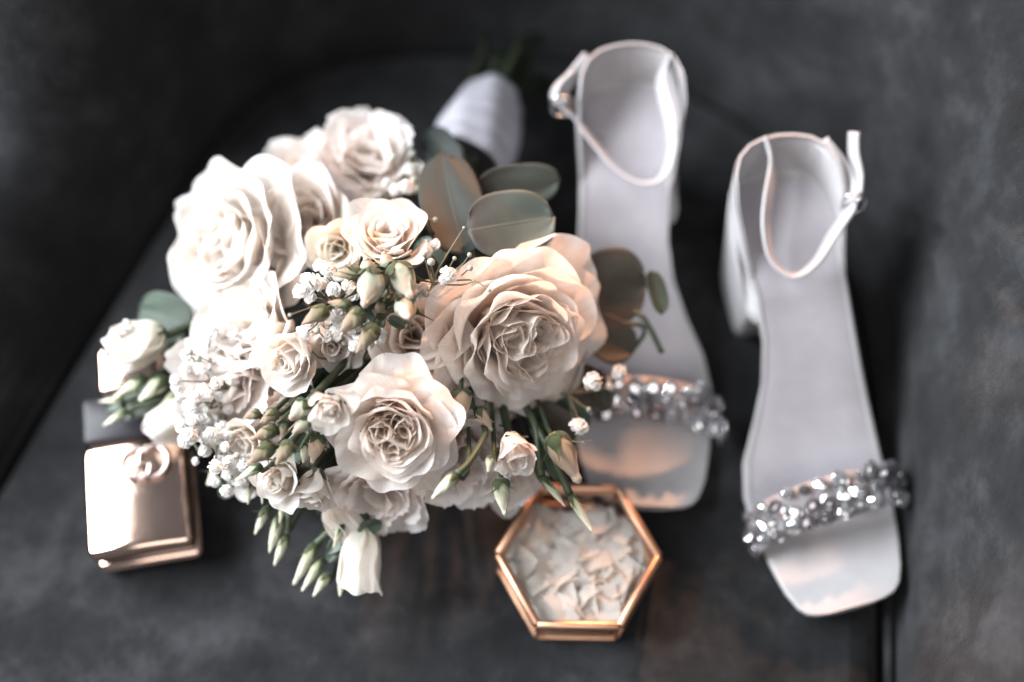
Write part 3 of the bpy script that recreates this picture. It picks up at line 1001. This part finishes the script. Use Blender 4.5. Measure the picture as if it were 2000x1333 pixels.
FLO = [floret_mesh(1), floret_mesh(2, 20), floret_mesh(3, 30)]
Vt, Ft = tube([(0, 0, -1), (0, 0, -.6), (0, 0, 0), (0, 0, .6), (0, 0, .9)], [.15, .75, 1.0, .75, .3], 10)
GBUD = make_mesh(Vt, Ft, M['gyp_bud'])


def sprig(hub, items, zjit=0.006, stem_to=None):
    """one gypsophila sprig: thin branched stems from the hub, florets and closed buds at their ends"""
    h = P(*hub)
    sp = empty('gypsophila_sprig', parent=bouquet, mat=Matrix.Translation(Vector(h - bq_org)))
    SV, SF = [], []
    off = 0
    for it in items:
        x, y, z, wpx, kind = it
        p = P(x, y, z)
        dep = (p - CAM) @ FW
        R = wpx / 2 * dep / FPX
        d = p - h
        dl = np.linalg.norm(d)
        ax = d / dl * .5 + TC * .6 + rng.normal(size=3) * .35
        ax /= np.linalg.norm(ax)
        m = frame(ax, rng.uniform(0, 6.28), p - h) @ Matrix.Diagonal((R, R, R * rng.uniform(.85, 1.05), 1))
        add('floret' if kind else 'closed_floret', FLO[rng.integers(3)] if kind else GBUD, sp, m)
        mid = d * .55 + np.array([0, 0, -.003]) + rng.normal(size=3) * .1 * dl
        Vt, Ft = tube(spline([np.zeros(3), mid, d - ax * R * .3], 7), [.0005] * 4 + [.0004] * 3, 5, False)
        SV.append(Vt)
        SF += [tuple(i + off for i in f) for f in Ft]
        off += len(Vt)
    if stem_to is not None:
        Vt, Ft = tube(spline([np.zeros(3), (stem_to - h) * .5 + np.array([0, 0, -.02]), stem_to - h], 10), .0007, 6, False)
        SV.append(Vt)
        SF += [tuple(i + off for i in f) for f in Ft]
    add('branches', make_mesh(np.concatenate(SV), SF, M['stem_brown']), sp)
    return sp


def scatter(cx, cy, rx, ry, z, n, w0, w1, dz=.008):
    out = []
    for i in range(n):
        a, r = rng.uniform(0, 6.28), math.sqrt(rng.uniform(0, 1))
        out.append((cx + rx * r * math.cos(a), cy + ry * r * math.sin(a), z + rng.uniform(-dz, dz), rng.uniform(w0, w1), 1 if rng.uniform() < .85 else 0))
    return [(x, y, z, w_ if k else w_ * .5, k) for x, y, z, w_, k in out]


sprig((650, 590, .130), [(612, 552, .143, 38, 1), (588, 570, .141, 34, 1), (640, 528, .140, 34, 1), (625, 520, .138, 30, 1), (652, 566, .142, 32, 1), (664, 604, .141, 34, 1), (606, 580, .139, 32, 1),
                           (595, 653, .140, 24, 1), (668, 632, .138, 34, 1), (655, 628, .138, 26, 1), (603, 550, .150, 8, 0), (566, 616, .150, 8, 0), (640, 640, .142, 9, 0), (630, 556, .138, 30, 1), (598, 545, .138, 28, 1),
                           (690, 575, .136, 36, 1), (680, 560, .136, 32, 1), (695, 640, .134, 34, 1), (720, 650, .132, 30, 1), (740, 660, .13, 28, 1)], stem_to=BIND)
sprig((845, 555, .128), [(877, 536, .142, 36, 1), (868, 548, .139, 24, 1), (918, 524, .145, 13, 0), (917, 498, .140, 10, 0), (955, 567, .146, 9, 0), (842, 512, .140, 17, 0), (828, 497, .138, 12, 0), (888, 505, .138, 9, 0),
                          (832, 575, .138, 14, 0), (828, 560, .136, 26, 1), (850, 478, .132, 24, 1), (835, 490, .130, 34, 1), (818, 575, .132, 24, 1), (925, 549, .146, 4, 0), (906, 445, .14, 6, 0)], stem_to=BIND)
sprig((780, 380, .100), [(792, 366, .112, 34, 1), (772, 372, .110, 26, 1), (808, 352, .108, 16, 0), (806, 300, .104, 14, 0), (790, 285, .104, 12, 0), (770, 305, .106, 14, 0), (812, 325, .106, 12, 0), (800, 335, .104, 26, 1),
                          (850, 430, .130, 12, 0), (756, 360, .104, 24, 1), (815, 372, .104, 18, 0)], stem_to=BIND)
sprig((1110, 770, .074), [(1157, 745, .090, 42, 1), (1131, 832, .084, 38, 1), (1208, 728, .078, 36, 1), (1150, 800, .078, 10, 0), (1165, 660, .078, 9, 0), (1140, 865, .080, 8, 0), (1190, 755, .07, 20, 1)], stem_to=P(1000, 700, .06))
sprig((440, 740, .078), scatter(430, 700, 75, 55, .098, 17, 22, 34) + scatter(385, 765, 48, 50, .092, 13, 20, 32), stem_to=P(620, 600, .06))
sprig((430, 830, .072), scatter(405, 825, 55, 60, .092, 17, 20, 34) + scatter(435, 885, 50, 55, .084, 14, 20, 32), stem_to=P(620, 700, .05))
sprig((360, 840, .066), [(362, 862, .082, 34, 1), (382, 902, .078, 18, 1), (372, 806, .084, 26, 1), (345, 760, .084, 24, 1), (352, 775, .084, 22, 1), (385, 845, .08, 30, 1), (340, 740, .082, 18, 1), (400, 880, .08, 30, 1)], stem_to=P(500, 740, .05))
sprig((340, 700, .062), [(345, 690, .074, 20, 1), (352, 668, .074, 16, 0), (338, 710, .074, 22, 1), (365, 700, .074, 22, 1), (360, 720, .076, 24, 1), (240, 640, .092, 18, 1), (247, 630, .092, 16, 1), (228, 650, .092, 16, 1)], stem_to=P(470, 660, .05))
sprig((700, 700, .090), scatter(700, 640, 60, 40, .118, 10, 24, 34) + scatter(620, 640, 35, 30, .116, 8, 22, 30), stem_to=P(760, 560, .06))
sprig((450, 930, .056), scatter(455, 935, 35, 35, .070, 12, 22, 32), stem_to=P(560, 800, .05))


# --- stems gathered at the binding, the ribbon and the cut ends
def stem_between(a, ax, rad, name='stem'):
    d = np.linalg.norm(BIND - a)
    mid = a - ax * .007 - TC * .016
    b2 = BIND + rng.normal(size=3) * .005
    m2 = mid * .45 + b2 * .55
    m2[2] = min(m2[2], 0.045)
    Vt, Ft = tube(spline([a + ax * .001, mid, m2, b2], 12), rad, 7, False)
    return wmesh(name, Vt, Ft, M['stem'], bouquet)


for a, ax, o in STEMS:
    stem_between(a, ax, 0.0024 if o else 0.0013)
# the curved stalk that carries the bud beside the middle rose
Vt, Ft = tube(spline([P(893, 926, .120), P(915, 905, .118), P(940, 866, .112), P(948, 840, .100), P(930, 800, .08)], 14), [.0022, .002, .0019] + [.0017] * 11, 8)
wmesh('stem', Vt, Ft, M['stem'], bouquet)
for pts in ([(1113, 966, .078), (1090, 915, .082), (1062, 860, .082), (1030, 800, .075)], [(1058, 930, .078), (1052, 880, .08), (1045, 830, .08), (1020, 780, .07)],
            [(735, 634, .144), (750, 600, .136), (770, 560, .125), (800, 520, .10)], [(602, 785, .122), (640, 745, .112), (690, 690, .095)], [(541, 836, .12), (600, 790, .11), (680, 700, .09)],
            [(617, 1062, .048), (650, 1030, .052), (690, 980, .05)], [(712, 1028, .055), (715, 1000, .055), (720, 960, .05)], [(245, 780, .058), (300, 760, .06), (380, 720, .055)],
            [(250, 800, .056), (320, 775, .055), (400, 730, .05)], [(560, 1044, .05), (565, 1000, .055), (590, 930, .06)]):
    Vt, Ft = tube(spline([P(*p) for p in pts], 12), .0021, 8)
    wmesh('stem', Vt, Ft, M['stem'], bouquet)
# narrow dark leaves low among the flowers
for b, t, wd in [((640, 720, .09), (690, 700, .088), 34), ((560, 760, .09), (640, 730, .09), 40), ((560, 900, .085), (600, 850, .09), 46), ((590, 880, .08), (640, 850, .085), 44), ((1040, 830, .075), (1110, 900, .066), 40),
                 ((880, 750, .08), (950, 790, .076), 40), ((720, 1000, .056), (640, 1080, .046), 34), ((690, 1010, .05), (640, 1100, .042), 30), ((700, 1040, .058), (745, 1020, .056), 30), ((300, 740, .055), (210, 800, .046), 36),
                 ((330, 780, .05), (240, 812, .044), 34), ((480, 920, .06), (430, 970, .048), 36), ((760, 620, .125), (790, 640, .12), 22), ((720, 600, .125), (750, 640, .125), 30), ((740, 520, .13), (800, 500, .125), 44),
                 ((1060, 850, .072), (1090, 940, .064), 26), ((1080, 780, .06), (1150, 830, .052), 50), ((860, 520, .10), (820, 470, .10), 50)]:
    leaf('leaf', b, t, wd, M['leaf_green'], fold=.35)
# handle
hd = HEND - BIND
hl = np.linalg.norm(hd)
hd /= hl
ha = np.cross(hd, [0, 0, 1.0])
ha /= np.linalg.norm(ha)
hb = np.cross(ha, hd)
nv, nu = 40, 40
V, uv = [], []
for j in range(nv):
    s = j / (nv - 1)
    base_r = 0.0205 + 0.0045 * math.sin(math.pi * min(1, s * 1.1 + .1)) - 0.006 * max(0, s - .82) / .18 * (s - .5)
    for i in range(nu):
        a = 2 * math.pi * i / nu
        wrap = ((s * 5.2 + a / (2 * math.pi)) % 1)
        facet = 0.0012 * math.cos(3 * a + 2.4 * s) + 0.0006 * math.cos(7 * a - 5 * s)
        r = base_r + 0.0015 * wrap + facet
        if j == nv - 1:
            r *= .86
        V.append(BIND + hd * (s * hl * 1.02) + r * (math.cos(a) * ha + math.sin(a) * hb))
V = np.array(V)
hz = wmesh('ribbon_wrap', V, grid_faces(nu, nv, True) + [tuple(range((nv - 1) * nu, nv * nu))], M['ribbon'], bouquet)
for i in range(14):
    a, r = i * GA, 0.017 * math.sqrt((i + .5) / 14)
    o_ = r * (math.cos(a) * ha + math.sin(a) * hb)
    e0 = HEND + o_ - hd * .012
    e1 = HEND + o_ * 1.35 + hd * rng.uniform(.026, .062) + rng.normal(size=3) * .003
    e1[2] = max(e1[2], .006)
    Vt, Ft = tube(spline([e0, (e0 + e1) / 2, e1], 6), rng.uniform(.0022, .0036), 8)
    wmesh('cut_stem', Vt, Ft, M['cut_stem'], bouquet)

# ------------------------------------------------------------------ sandals
SL = 0.244


def sandal(name, toe, heel, medial, label, strap_px, tail_px, buckle_px, seed, f0=.32):
    rg = np.random.default_rng(seed)
    toe, heel = np.array(toe), np.array(heel)
    yv = heel - toe
    yv[2] = 0
    Lp = np.linalg.norm(yv)
    yv /= Lp
    xv = np.array([yv[1], -yv[0], 0.0])          # to the right when looking from toe... sign handled by medial
    root = empty(name, (toe[0] + yv[0] * .12, toe[1] + yv[1] * .12, 0))
    tag(root, label, 'sandal', 'pair of white bridal sandals')

    def W(X, Y, Z):
        Y = Y - .10 * X * (1 - sstep(0, .06, Y)) * 1.0
        return np.array([toe[0], toe[1], 0]) + xv * X * medial + yv * Y + np.array([0, 0, Z])

    k = Lp / SL
    tt = np.array([0, .004, .012, .03, .07, .14, .22, .30, .38, .46, .54, .62, .70, .78, .86, .92, .96, .985, .996, 1.0])
    med = np.array([.013, .0195, .0245, .0285, .0330, .0375, .0412, .0428, .0395, .0305, .0230, .0200, .0212, .0245, .0275, .0265, .0225, .0160, .0085, .001])
    lat = np.array([.013, .0205, .0260, .0305, .0345, .0380, .0400, .0405, .0400, .0380, .0355, .0332, .0315, .0305, .0300, .0280, .0240, .0170, .0090, .001])
    zt = .010 + .066 * sstep(.28, .86, tt) + .006 * sstep(.75, 1, tt) + .004 * (1 - sstep(0, .12, tt))

    def zbed(t):
        return np.interp(t, tt, zt)

    us = np.array([-1, -.985, -.95, -.90, -.86, -.6, -.3, 0, .3, .6, .86, .90, .95, .985, 1])
    # sole: padded rim with a shallow tray for the insole, 7 mm thick
    top, bot = [], []
    T2 = np.unique(np.concatenate([tt, np.linspace(.03, .96, 36)]))
    M2, L2 = np.interp(T2, tt, med), np.interp(T2, tt, lat)
    Z2_ = np.interp(T2, tt, zt)
    for t, a, b, z in zip(T2, M2, L2, Z2_):
        for u in us:
            x = a * u if u > 0 else b * u
            rim = .0005 * math.exp(-((abs(u) - .93) / .06) ** 2) * sstep(.12, .26, t) - (.0016 if abs(u) > .99 else 0) - .0005 * (abs(u) < .88) * sstep(.18, .26, t)
            cupz = .0028 * u * u * sstep(.45, .8, t)
            top.append(W(x, t * Lp, z + rim + cupz))
            bot.append(W(x * .985, t * Lp, z - .0075 + .003 * abs(u) ** 3))
    n = len(us)
    m = len(T2)
    V = np.array(top + bot)
    N = n * m
    F = grid_faces(n, m) + [tuple(reversed(f)) for f in grid_faces(n, m, False, N)]
    for j in range(m - 1):
        F.append((j * n, N + j * n, N + (j + 1) * n, (j + 1) * n))
        F.append((j * n + n - 1, (j + 1) * n + n - 1, N + (j + 1) * n + n - 1, N + j * n + n - 1))
    for i in range(n - 1):
        F.append((i, i + 1, N + i + 1, N + i))
        F.append(((m - 1) * n + i, N + (m - 1) * n + i, N + (m - 1) * n + i + 1, (m - 1) * n + i + 1))
    wmesh('sole', V, F, M['satin'], root)
    # insole lying in the tray
    ins = []
    ui = np.linspace(-1, 1, 13)
    T3 = T2[(T2 > .215) & (T2 < .975)]
    for t in T3:
        a, b = np.interp(t, T2, M2) * .87, np.interp(t, T2, L2) * .87
        e = min(1, (.98 - t) / .03)
        a, b = a * (.8 + .2 * e), b * (.8 + .2 * e)
        for u in ui:
            x = a * u if u > 0 else b * u
            ins.append(W(x, t * Lp, zbed(t) + .0006 + .0028 * (.87 * u) ** 2 * sstep(.45, .8, t) + .0006 * (1 - u ** 6)))
    wmesh('insole', np.array(ins), grid_faces(13, len(T3)), M['insole'], root)
    # block heel
    V = []
    secs = [(0.0, .178, .228, .0225), (0.004, .177, .229, .0230), (.03, .172, .233, .0240), (.055, .166, .238, .0255), (.078, .160, .2415, .0268)]
    nn_ = 20
    for z, y0, y1, hw in secs:
        for i in range(nn_):
            a = 2 * math.pi * i / nn_
            ca, sa = math.cos(a), math.sin(a)
            ex = .22
            X = hw * math.copysign(abs(ca) ** ex, ca)
            Y = (y0 + y1) / 2 + (y1 - y0) / 2 * math.copysign(abs(sa) ** (ex if sa < 0 else .75), sa)
            zz = z if z < .07 else min(z, zbed(Y / SL) - .004)
            V.append(W(X, Y * k, zz))
    F = grid_faces(nn_, len(secs), True) + [tuple(range(nn_))[::-1], tuple(range((len(secs) - 1) * nn_, len(secs) * nn_))]
    wmesh('block_heel', np.array(V), F, M['satin'], root)
    # heel counter: wall rising from the sole edge round the heel, higher at the back
    V = []
    na, nh = 61, 9
    T0 = .70

    def outline(f):
        """f -1 lateral front end, 0 back, 1 medial front end"""
        e = abs(f)
        t = 1 - (1 - T0) * e ** 2.0 if e < .5 else 1 - (1 - T0) * (.25 + (e - .5) * 1.5)
        hw = np.interp(t, T2, M2 if f > 0 else L2)
        return math.copysign(hw, f), t

    def ctop(f, h=1.0, off=0.0):
        X, t = outline(f)
        H = .033 * sstep(T0 + .01, .93, t)
        out = .0028 * math.sin(math.pi * .6 * h) * sstep(T0, .9, t)
        dx, dy = X / .03, (t - .86) / .14
        ln = math.hypot(dx, max(0, dy)) + 1e-9
        return W(X + dx / ln * (out + off), (t * SL + max(0, dy) / ln * (out + off)) * k, zbed(t) - .004 * (1 - h) + .001 + H * h)

    for side in (1, 0):
        for j in range(nh):
            for i in range(na):
                V.append(ctop(i / (na - 1) * 2 - 1, j / (nh - 1), -.0016 if side else 0))
    N = na * nh
    F = [tuple(reversed(f)) for f in grid_faces(na, nh)] + grid_faces(na, nh, False, N)
    for i in range(na - 1):
        F.append(((nh - 1) * na + i, (nh - 1) * na + i + 1, N + (nh - 1) * na + i + 1, N + (nh - 1) * na + i))
    for j in range(nh - 1):
        F.append((j * na, (j + 1) * na, N + (j + 1) * na, N + j * na))
        F.append((j * na + na - 1, N + j * na + na - 1, N + (j + 1) * na + na - 1, (j + 1) * na + na - 1))
    wmesh('heel_counter', np.array(V), F, M['satin'], root)
    # ankle strap
    pts = spline([ctop(f0, .94, .001)] + [P(*p) for p in strap_px] + [ctop(-.32, .94, .001)], 80)
    cc = pts.mean(0)
    wd = []
    for p in pts:
        o_ = p - cc
        o_[2] = 0
        o_ /= np.linalg.norm(o_) + 1e-9
        wd.append(np.array([0, 0, 1.0]) + o_ * .85)
    V, F = ribbon(pts, wd, .0082, .0019)
    wmesh('ankle_strap', V, F, M['satin'], root)
    pts = spline([P(*p) for p in tail_px], 16)
    V, F = ribbon(pts, [np.array([.5, -.2, .8])] * 16, .0078, .0018)
    wmesh('strap_end', V, F, M['satin'], root)
    b = P(*buckle_px)
    V, F = tube(spline([b + np.array(d) for d in ((-.005, 0, .006), (.005, 0, .006), (.005, -.002, -.006), (-.005, -.002, -.006))], 28, True), .0010, 8, False)
    F = grid_faces(8, 28, True) + [(27 * 8 + i, 27 * 8 + (i + 1) % 8, (i + 1) % 8, i) for i in range(8)]
    wmesh('buckle', V, F, M['steel'], root)
    V, F = tube([b + np.array([0, -.001, -.006]), b + np.array([.001, -.003, .007])], .0007, 6)
    wmesh('buckle_pin', V, F, M['steel'], root)
    # crystal toe strap: an arched band standing over the ball of the foot
    y0 = .235 * Lp
    hb = .0115
    def arch(f, v):
        """f -1..1 across the foot, v -1..1 along it"""
        ang = f * math.pi * .5
        X = math.sin(ang) * .0445
        Z = .012 + math.cos(ang) ** .8 * .0235 if abs(f) < 1 else .012
        Z += -.0045 * v * (1 - abs(f) * .5)
        Y = y0 + v * -hb * (1 - .05 * abs(f)) - .0085 * f
        return W(X, Y, Z)
    V = []
    nf, nvv = 41, 5
    for lay in (0, 1):
        for j in range(nvv):
            for i in range(nf):
                p = arch(i / (nf - 1) * 1.98 - .99, j / (nvv - 1) * 2 - 1)
                c0 = W(0, y0, .008)
                d = p - c0
                d /= np.linalg.norm(d)
                V.append(p - d * (.0016 if lay else 0))
    N = nf * nvv
    F = grid_faces(nf, nvv) + [tuple(reversed(f)) for f in grid_faces(nf, nvv, False, N)]
    for i in range(nf - 1):
        F.append((i + 1, i, N + i, N + i + 1))
        q_ = (nvv - 1) * nf
        F.append((q_ + i, q_ + i + 1, N + q_ + i + 1, N + q_ + i))
    band = wmesh('toe_strap', np.array(V), F, M['setting'], root)
    # crystals, three staggered rows
    rows = [(-.70, 14), (0.0, 15), (.70, 14)]
    for r_, (v, cnt) in enumerate(rows):
        for i in range(cnt):
            f = -1.0 + 2.0 * (i + .5 + (.35 if r_ % 2 else 0)) / cnt + rg.uniform(-.012, .012)
            f = max(-1.03, min(1.03, f))
            vv = v + rg.uniform(-.2, .2)
            fc = max(-.985, min(.985, f))
            p = arch(fc, vv)
            e1 = arch(min(.99, fc + .03), vv) - arch(max(-.99, fc - .03), vv)
            e2 = arch(fc, vv + .1) - arch(fc, vv - .1)
            nrm_ = np.cross(e1, e2)
            nrm_ /= np.linalg.norm(nrm_)
            if nrm_ @ (p - W(0, y0, .004)) < 0:
                nrm_ = -nrm_
            nrm_ = nrm_ + rg.normal(size=3) * .32
            s = rg.choice([.0036, .0042, .0048, .0054])
            me = CRY[rg.integers(len(CRY))]
            mt = frame(nrm_, rg.uniform(0, 6.28), p + nrm_ / np.linalg.norm(nrm_) * .0006 - ORG[root.name]) @ Matrix.Diagonal((s, s * rg.choice([1, 1, .72]), s, 1))
            c_ = add('crystal', me, band)
            c_.matrix_local = mt
    return root


def crystal_mesh(mat, n):
    V, F = [], []
    for r, z, tw in ((1.08, 0.0, 0), (1.08, .22, 0), (1.0, .30, .5), (.72, .62, 0), (.48, .74, .5)):
        for i in range(n):
            a = 2 * math.pi * (i + tw) / n
            V.append((r * math.cos(a), r * math.sin(a), z))
    for j in range(4):
        for i in range(n):
            k = (i + 1) % n
            a, b, c, d = j * n + i, j * n + k, (j + 1) * n + k, (j + 1) * n + i
            F += [(a, b, d), (b, c, d)]
    F.append(tuple(4 * n + i for i in range(n)))
    return make_mesh(V, F, mat, False)


CRY = [crystal_mesh(M['crystal'], 8), crystal_mesh(M['crystal'], 6), crystal_mesh(M['crystal_dark'], 6), crystal_mesh(M['crystal_dark'], 8)]

sandal('sandal', P(1268, 992, .010), P(1222, 168, .077), 1,
       'white satin block heel sandal partly behind the bouquet, its toe beside the hexagonal box',
       [(1292, 160, .107), (1310, 240, .102), (1312, 300, .094), (1292, 348, .086), (1250, 358, .082), (1205, 332, .083), (1165, 284, .088), (1130, 238, .096), (1100, 207, .102), (1098, 178, .106), (1125, 142, .109)],
       [(1108, 208, .104), (1084, 190, .105), (1092, 165, .109), (1118, 140, .113)], (1098, 205, .104), 3)
sandal('sandal', P(1660, 1190, .010), P(1498, 342, .077), -1,
       'white satin block heel sandal standing apart at the far right',
       [(1508, 325, .107), (1500, 390, .103), (1496, 450, .096), (1508, 508, .088), (1548, 540, .084), (1590, 517, .087), (1628, 458, .094), (1662, 402, .101), (1656, 345, .106)],
       [(1672, 392, .102), (1676, 345, .108), (1668, 300, .114), (1668, 258, .121)], (1668, 394, .102), 5, .10)

# ------------------------------------------------------------------ perfume bottle
bl = P(282, 975, 0.022)
bdir = P(190, 1088, .03) - P(155, 800, .03)
bang = math.atan2(bdir[0], -bdir[1])
bm = Matrix.Translation(Vector((bl[0], bl[1], 0.0))) @ Matrix.Rotation(bang - .08, 4, 'Z') @ Matrix.Rotation(math.radians(-3.2), 4, 'Y') @ Matrix.Rotation(math.radians(1), 4, 'X')
bottle = empty('perfume_bottle', mat=bm)
tag(bottle, 'rose gold and black perfume bottle with ring emblem lying beside the bouquet', 'perfume bottle')


def plate(sx, sy, th, bulge, bev):
    """metal plate, slightly convex across its width"""
    nu, nv = 33, 25
    V = []
    for lay in (0, 1):
        for j in range(nv):
            for i in range(nu):
                u, v = i / (nu - 1) * 2 - 1, j / (nv - 1) * 2 - 1
                # rounded corners: squircle mapping on the rim
                rr = .16
                X, Y = u * sx, v * sy
                cxx, cyy = sx - rr * sx, sy - rr * sx
                if abs(X) > cxx and abs(Y) > cyy:
                    dx, dy = abs(X) - cxx, abs(Y) - cyy
                    ln = math.hypot(dx, dy)
                    lim = rr * sx
                    mx_ = max(dx, dy)
                    if ln > 1e-9:
                        sc_ = mx_ / ln
                        X = math.copysign(cxx + dx * sc_, X)
                        Y = math.copysign(cyy + dy * sc_, Y)
                edge_ = max(abs(u), abs(v))
                h = bulge * (1 - u * u) + .0006 * (1 - v * v) - bev * sstep(.93, 1, edge_)
                V.append((X, Y, (th + h) if lay == 0 else 0))
    N = nu * nv
    F = grid_faces(nu, nv) + [tuple(reversed(f)) for f in grid_faces(nu, nv, False, N)]
    for i in range(nu - 1):
        F.append((i + 1, i, N + i, N + i + 1))
        q = (nv - 1) * nu
        F.append((q + i, q + i + 1, N + q + i + 1, N + q + i))
    for j in range(nv - 1):
        F.append((j * nu, (j + 1) * nu, N + (j + 1) * nu, N + j * nu))
        F.append(((j + 1) * nu + nu - 1, j * nu + nu - 1, N + j * nu + nu - 1, N + (j + 1) * nu + nu - 1))
    return V, F


BW, BH = 0.0290, 0.0325
V, F = plate(BW, BH, .006, .0030, .0016)
add('front_plate', make_mesh(V, F, M['rose_gold']), bottle, Matrix.Translation((0, 0, .026)))
V, F = plate(BW, BH, .006, .0010, .0016)
add('back_plate', make_mesh(V, F, M['rose_gold']), bottle, Matrix.Translation((0, -.002, .007)))
V, F = box_mesh(BW - .002, BH - .002, .0075, .002)
add('glass_body', make_mesh(V, F, M['black_gloss']), bottle, Matrix.Translation((0, 0, .0195)))
V, F = box_mesh(BW + .0005, .0150, .0125, .003)
add('collar', make_mesh(V, F, M['black_gloss']), bottle, Matrix.Translation((0, BH + .0155, .0205)))
V, F = box_mesh(BW - .010, .0150, .0115, .003)
add('cap', make_mesh(V, F, M['rose_gold']), bottle, Matrix.Translation((0, BH + .046, .0205)))


def g_letter(r, flip):
    """one letter G of the linked emblem, a raised wire"""
    pts = []
    for k in range(30):
        a = math.radians(42 + (318 - 42) * k / 29)
        pts.append((r * math.cos(a), r * 1.02 * math.sin(a), 0))
    pts.append((r * .80, -r * .25, 0))
    pts.append((r * .80, -r * .02, 0))
    pts.append((r * .22, -r * .02, 0))
    pts = np.array(pts)
    if flip:
        pts = -pts
    return pts


em = empty('emblem', parent=bottle, mat=Matrix.Translation((0.0065, BH - .0165, .0362)))
for fl in (0, 1):
    pts = g_letter(.0088, fl) + np.array([.0042 if fl else -.0042, 0, .0004 * fl])
    V, F = tube(pts, .0017, 10)
    add('emblem_letter', make_mesh(V, F, M['emblem']), em)
bpy.context.view_layer.update()

# ------------------------------------------------------------------ hexagonal ring box
BXH = 0.031
hc = np.array([(P(973, 1090, BXH) + P(1287, 1083, BXH)) / 2, (P(1120, 952, BXH) + P(1137, 1221, BXH)) / 2])
hc = (hc[0] + hc[1]) / 2
box = empty('ring_box', (hc[0], hc[1], 0))
tag(box, 'hexagonal clear glass ring box with copper edges, filled with white shreds', 'ring box')
HR, HA = 0.0435, math.radians(-1.0)


def hexp(r, z, k):
    a = HA + math.pi / 3 * k
    return np.array([hc[0] + r * math.cos(a), hc[1] + r * 1.02 * math.sin(a), z])


def bar(a, b, rad, name, parent):
    V, F = tube([a, a + (b - a) * .02, a + (b - a) * .98, b], [rad * .8, rad, rad, rad * .8], 8)
    return wmesh(name, V, F, M['copper'], parent)


def pane(pts, name, parent, th=.0012):
    pts = [np.asarray(p) for p in pts]
    n = np.cross(pts[1] - pts[0], pts[2] - pts[0])
    n /= np.linalg.norm(n)
    m = len(pts)
    V = [p + n * th / 2 for p in pts] + [p - n * th / 2 for p in pts]
    F = [tuple(range(m)), tuple(range(2 * m - 1, m - 1, -1))] + [(i, m + i, m + (i + 1) % m, (i + 1) % m) for i in range(m)]
    return wmesh(name, np.array(V), F, M['glass'], parent, smooth=False)


lid = empty('lid', parent=box)
ORG[lid.name] = ORG[box.name]
for k in range(6):
    bar(hexp(HR, BXH, k), hexp(HR, BXH, k + 1), .0026, 'lid_bar', lid)
pane([hexp(HR - .001, BXH + .0002, k) for k in range(6)], 'lid_pane', lid)
for k in range(6):
    bar(hexp(HR - .0012, BXH - .0042, k), hexp(HR - .0012, BXH - .0042, k + 1), .0011, 'rim_bar', box)
    bar(hexp(HR - .0004, .0022, k), hexp(HR - .0004, .0022, k + 1), .0018, 'base_bar', box)
    bar(hexp(HR - .0008, .003, k), hexp(HR - .0008, BXH - .0042, k), .0013, 'corner_bar', box)
    pane([hexp(HR - .0016, .0035, k), hexp(HR - .0016, .0035, k + 1), hexp(HR - .0016, BXH - .005, k + 1), hexp(HR - .0016, BXH - .005, k)], 'side_pane', box)
wmesh('base_plate', np.array([hexp(HR - .002, .0022, k) for k in range(6)] + [hexp(HR - .002, .0008, k) for k in range(6)]),
      [tuple(range(6)), tuple(range(11, 5, -1))] + [(i, 6 + i, 6 + (i + 1) % 6, (i + 1) % 6) for i in range(6)], M['box_base'], box, smooth=False)
# crinkled filling
V, F = [], []
for i in range(170):
    while True:
        x, y = rng.uniform(-1, 1, 2) * .036
        if max(abs(x) * .866 + abs(y) * .5, abs(y)) < .0335 and y < .022 + .004 * math.sin(x * 200):
            break
    z0 = rng.uniform(.010, .0245)
    L, wd = rng.uniform(.016, .030), rng.uniform(.007, .015)
    a = rng.uniform(0, 6.28)
    el = rng.uniform(-.28, .28)
    d = np.array([math.cos(a) * math.cos(el), math.sin(a) * math.cos(el), math.sin(el)])
    n = rng.normal(size=3) * .42 + np.array([0, 0, 1.0])
    n = n - d * (n @ d)
    n /= np.linalg.norm(n)
    s_ = np.cross(d, n)
    o = len(V)
    for j in range(7):
        t = j / 6 - .5
        for u in (-1, 0, 1):
            p = np.array([hc[0] + x, hc[1] + y, z0]) + d * L * t + s_ * wd * .5 * u + n * (.0012 * math.sin(7 * t + i) + .0009 * u * u)
            q = p - np.array([hc[0], hc[1], 0])
            lim = .0355
            mxd = max(abs(q[0]) * .866 + abs(q[1]) * .5, abs(q[1]))
            if mxd > lim:
                q[:2] *= lim / mxd
            q[2] = min(max(q[2], .004), BXH - .004)
            V.append(q + np.array([hc[0], hc[1], 0]))
    F += grid_faces(3, 7, False, o)
sh = wmesh('paper_shreds', np.array(V), F, M['shred'])
tag(sh, 'white crinkled paper shreds inside the hexagonal glass box', 'paper shreds', kind='stuff')
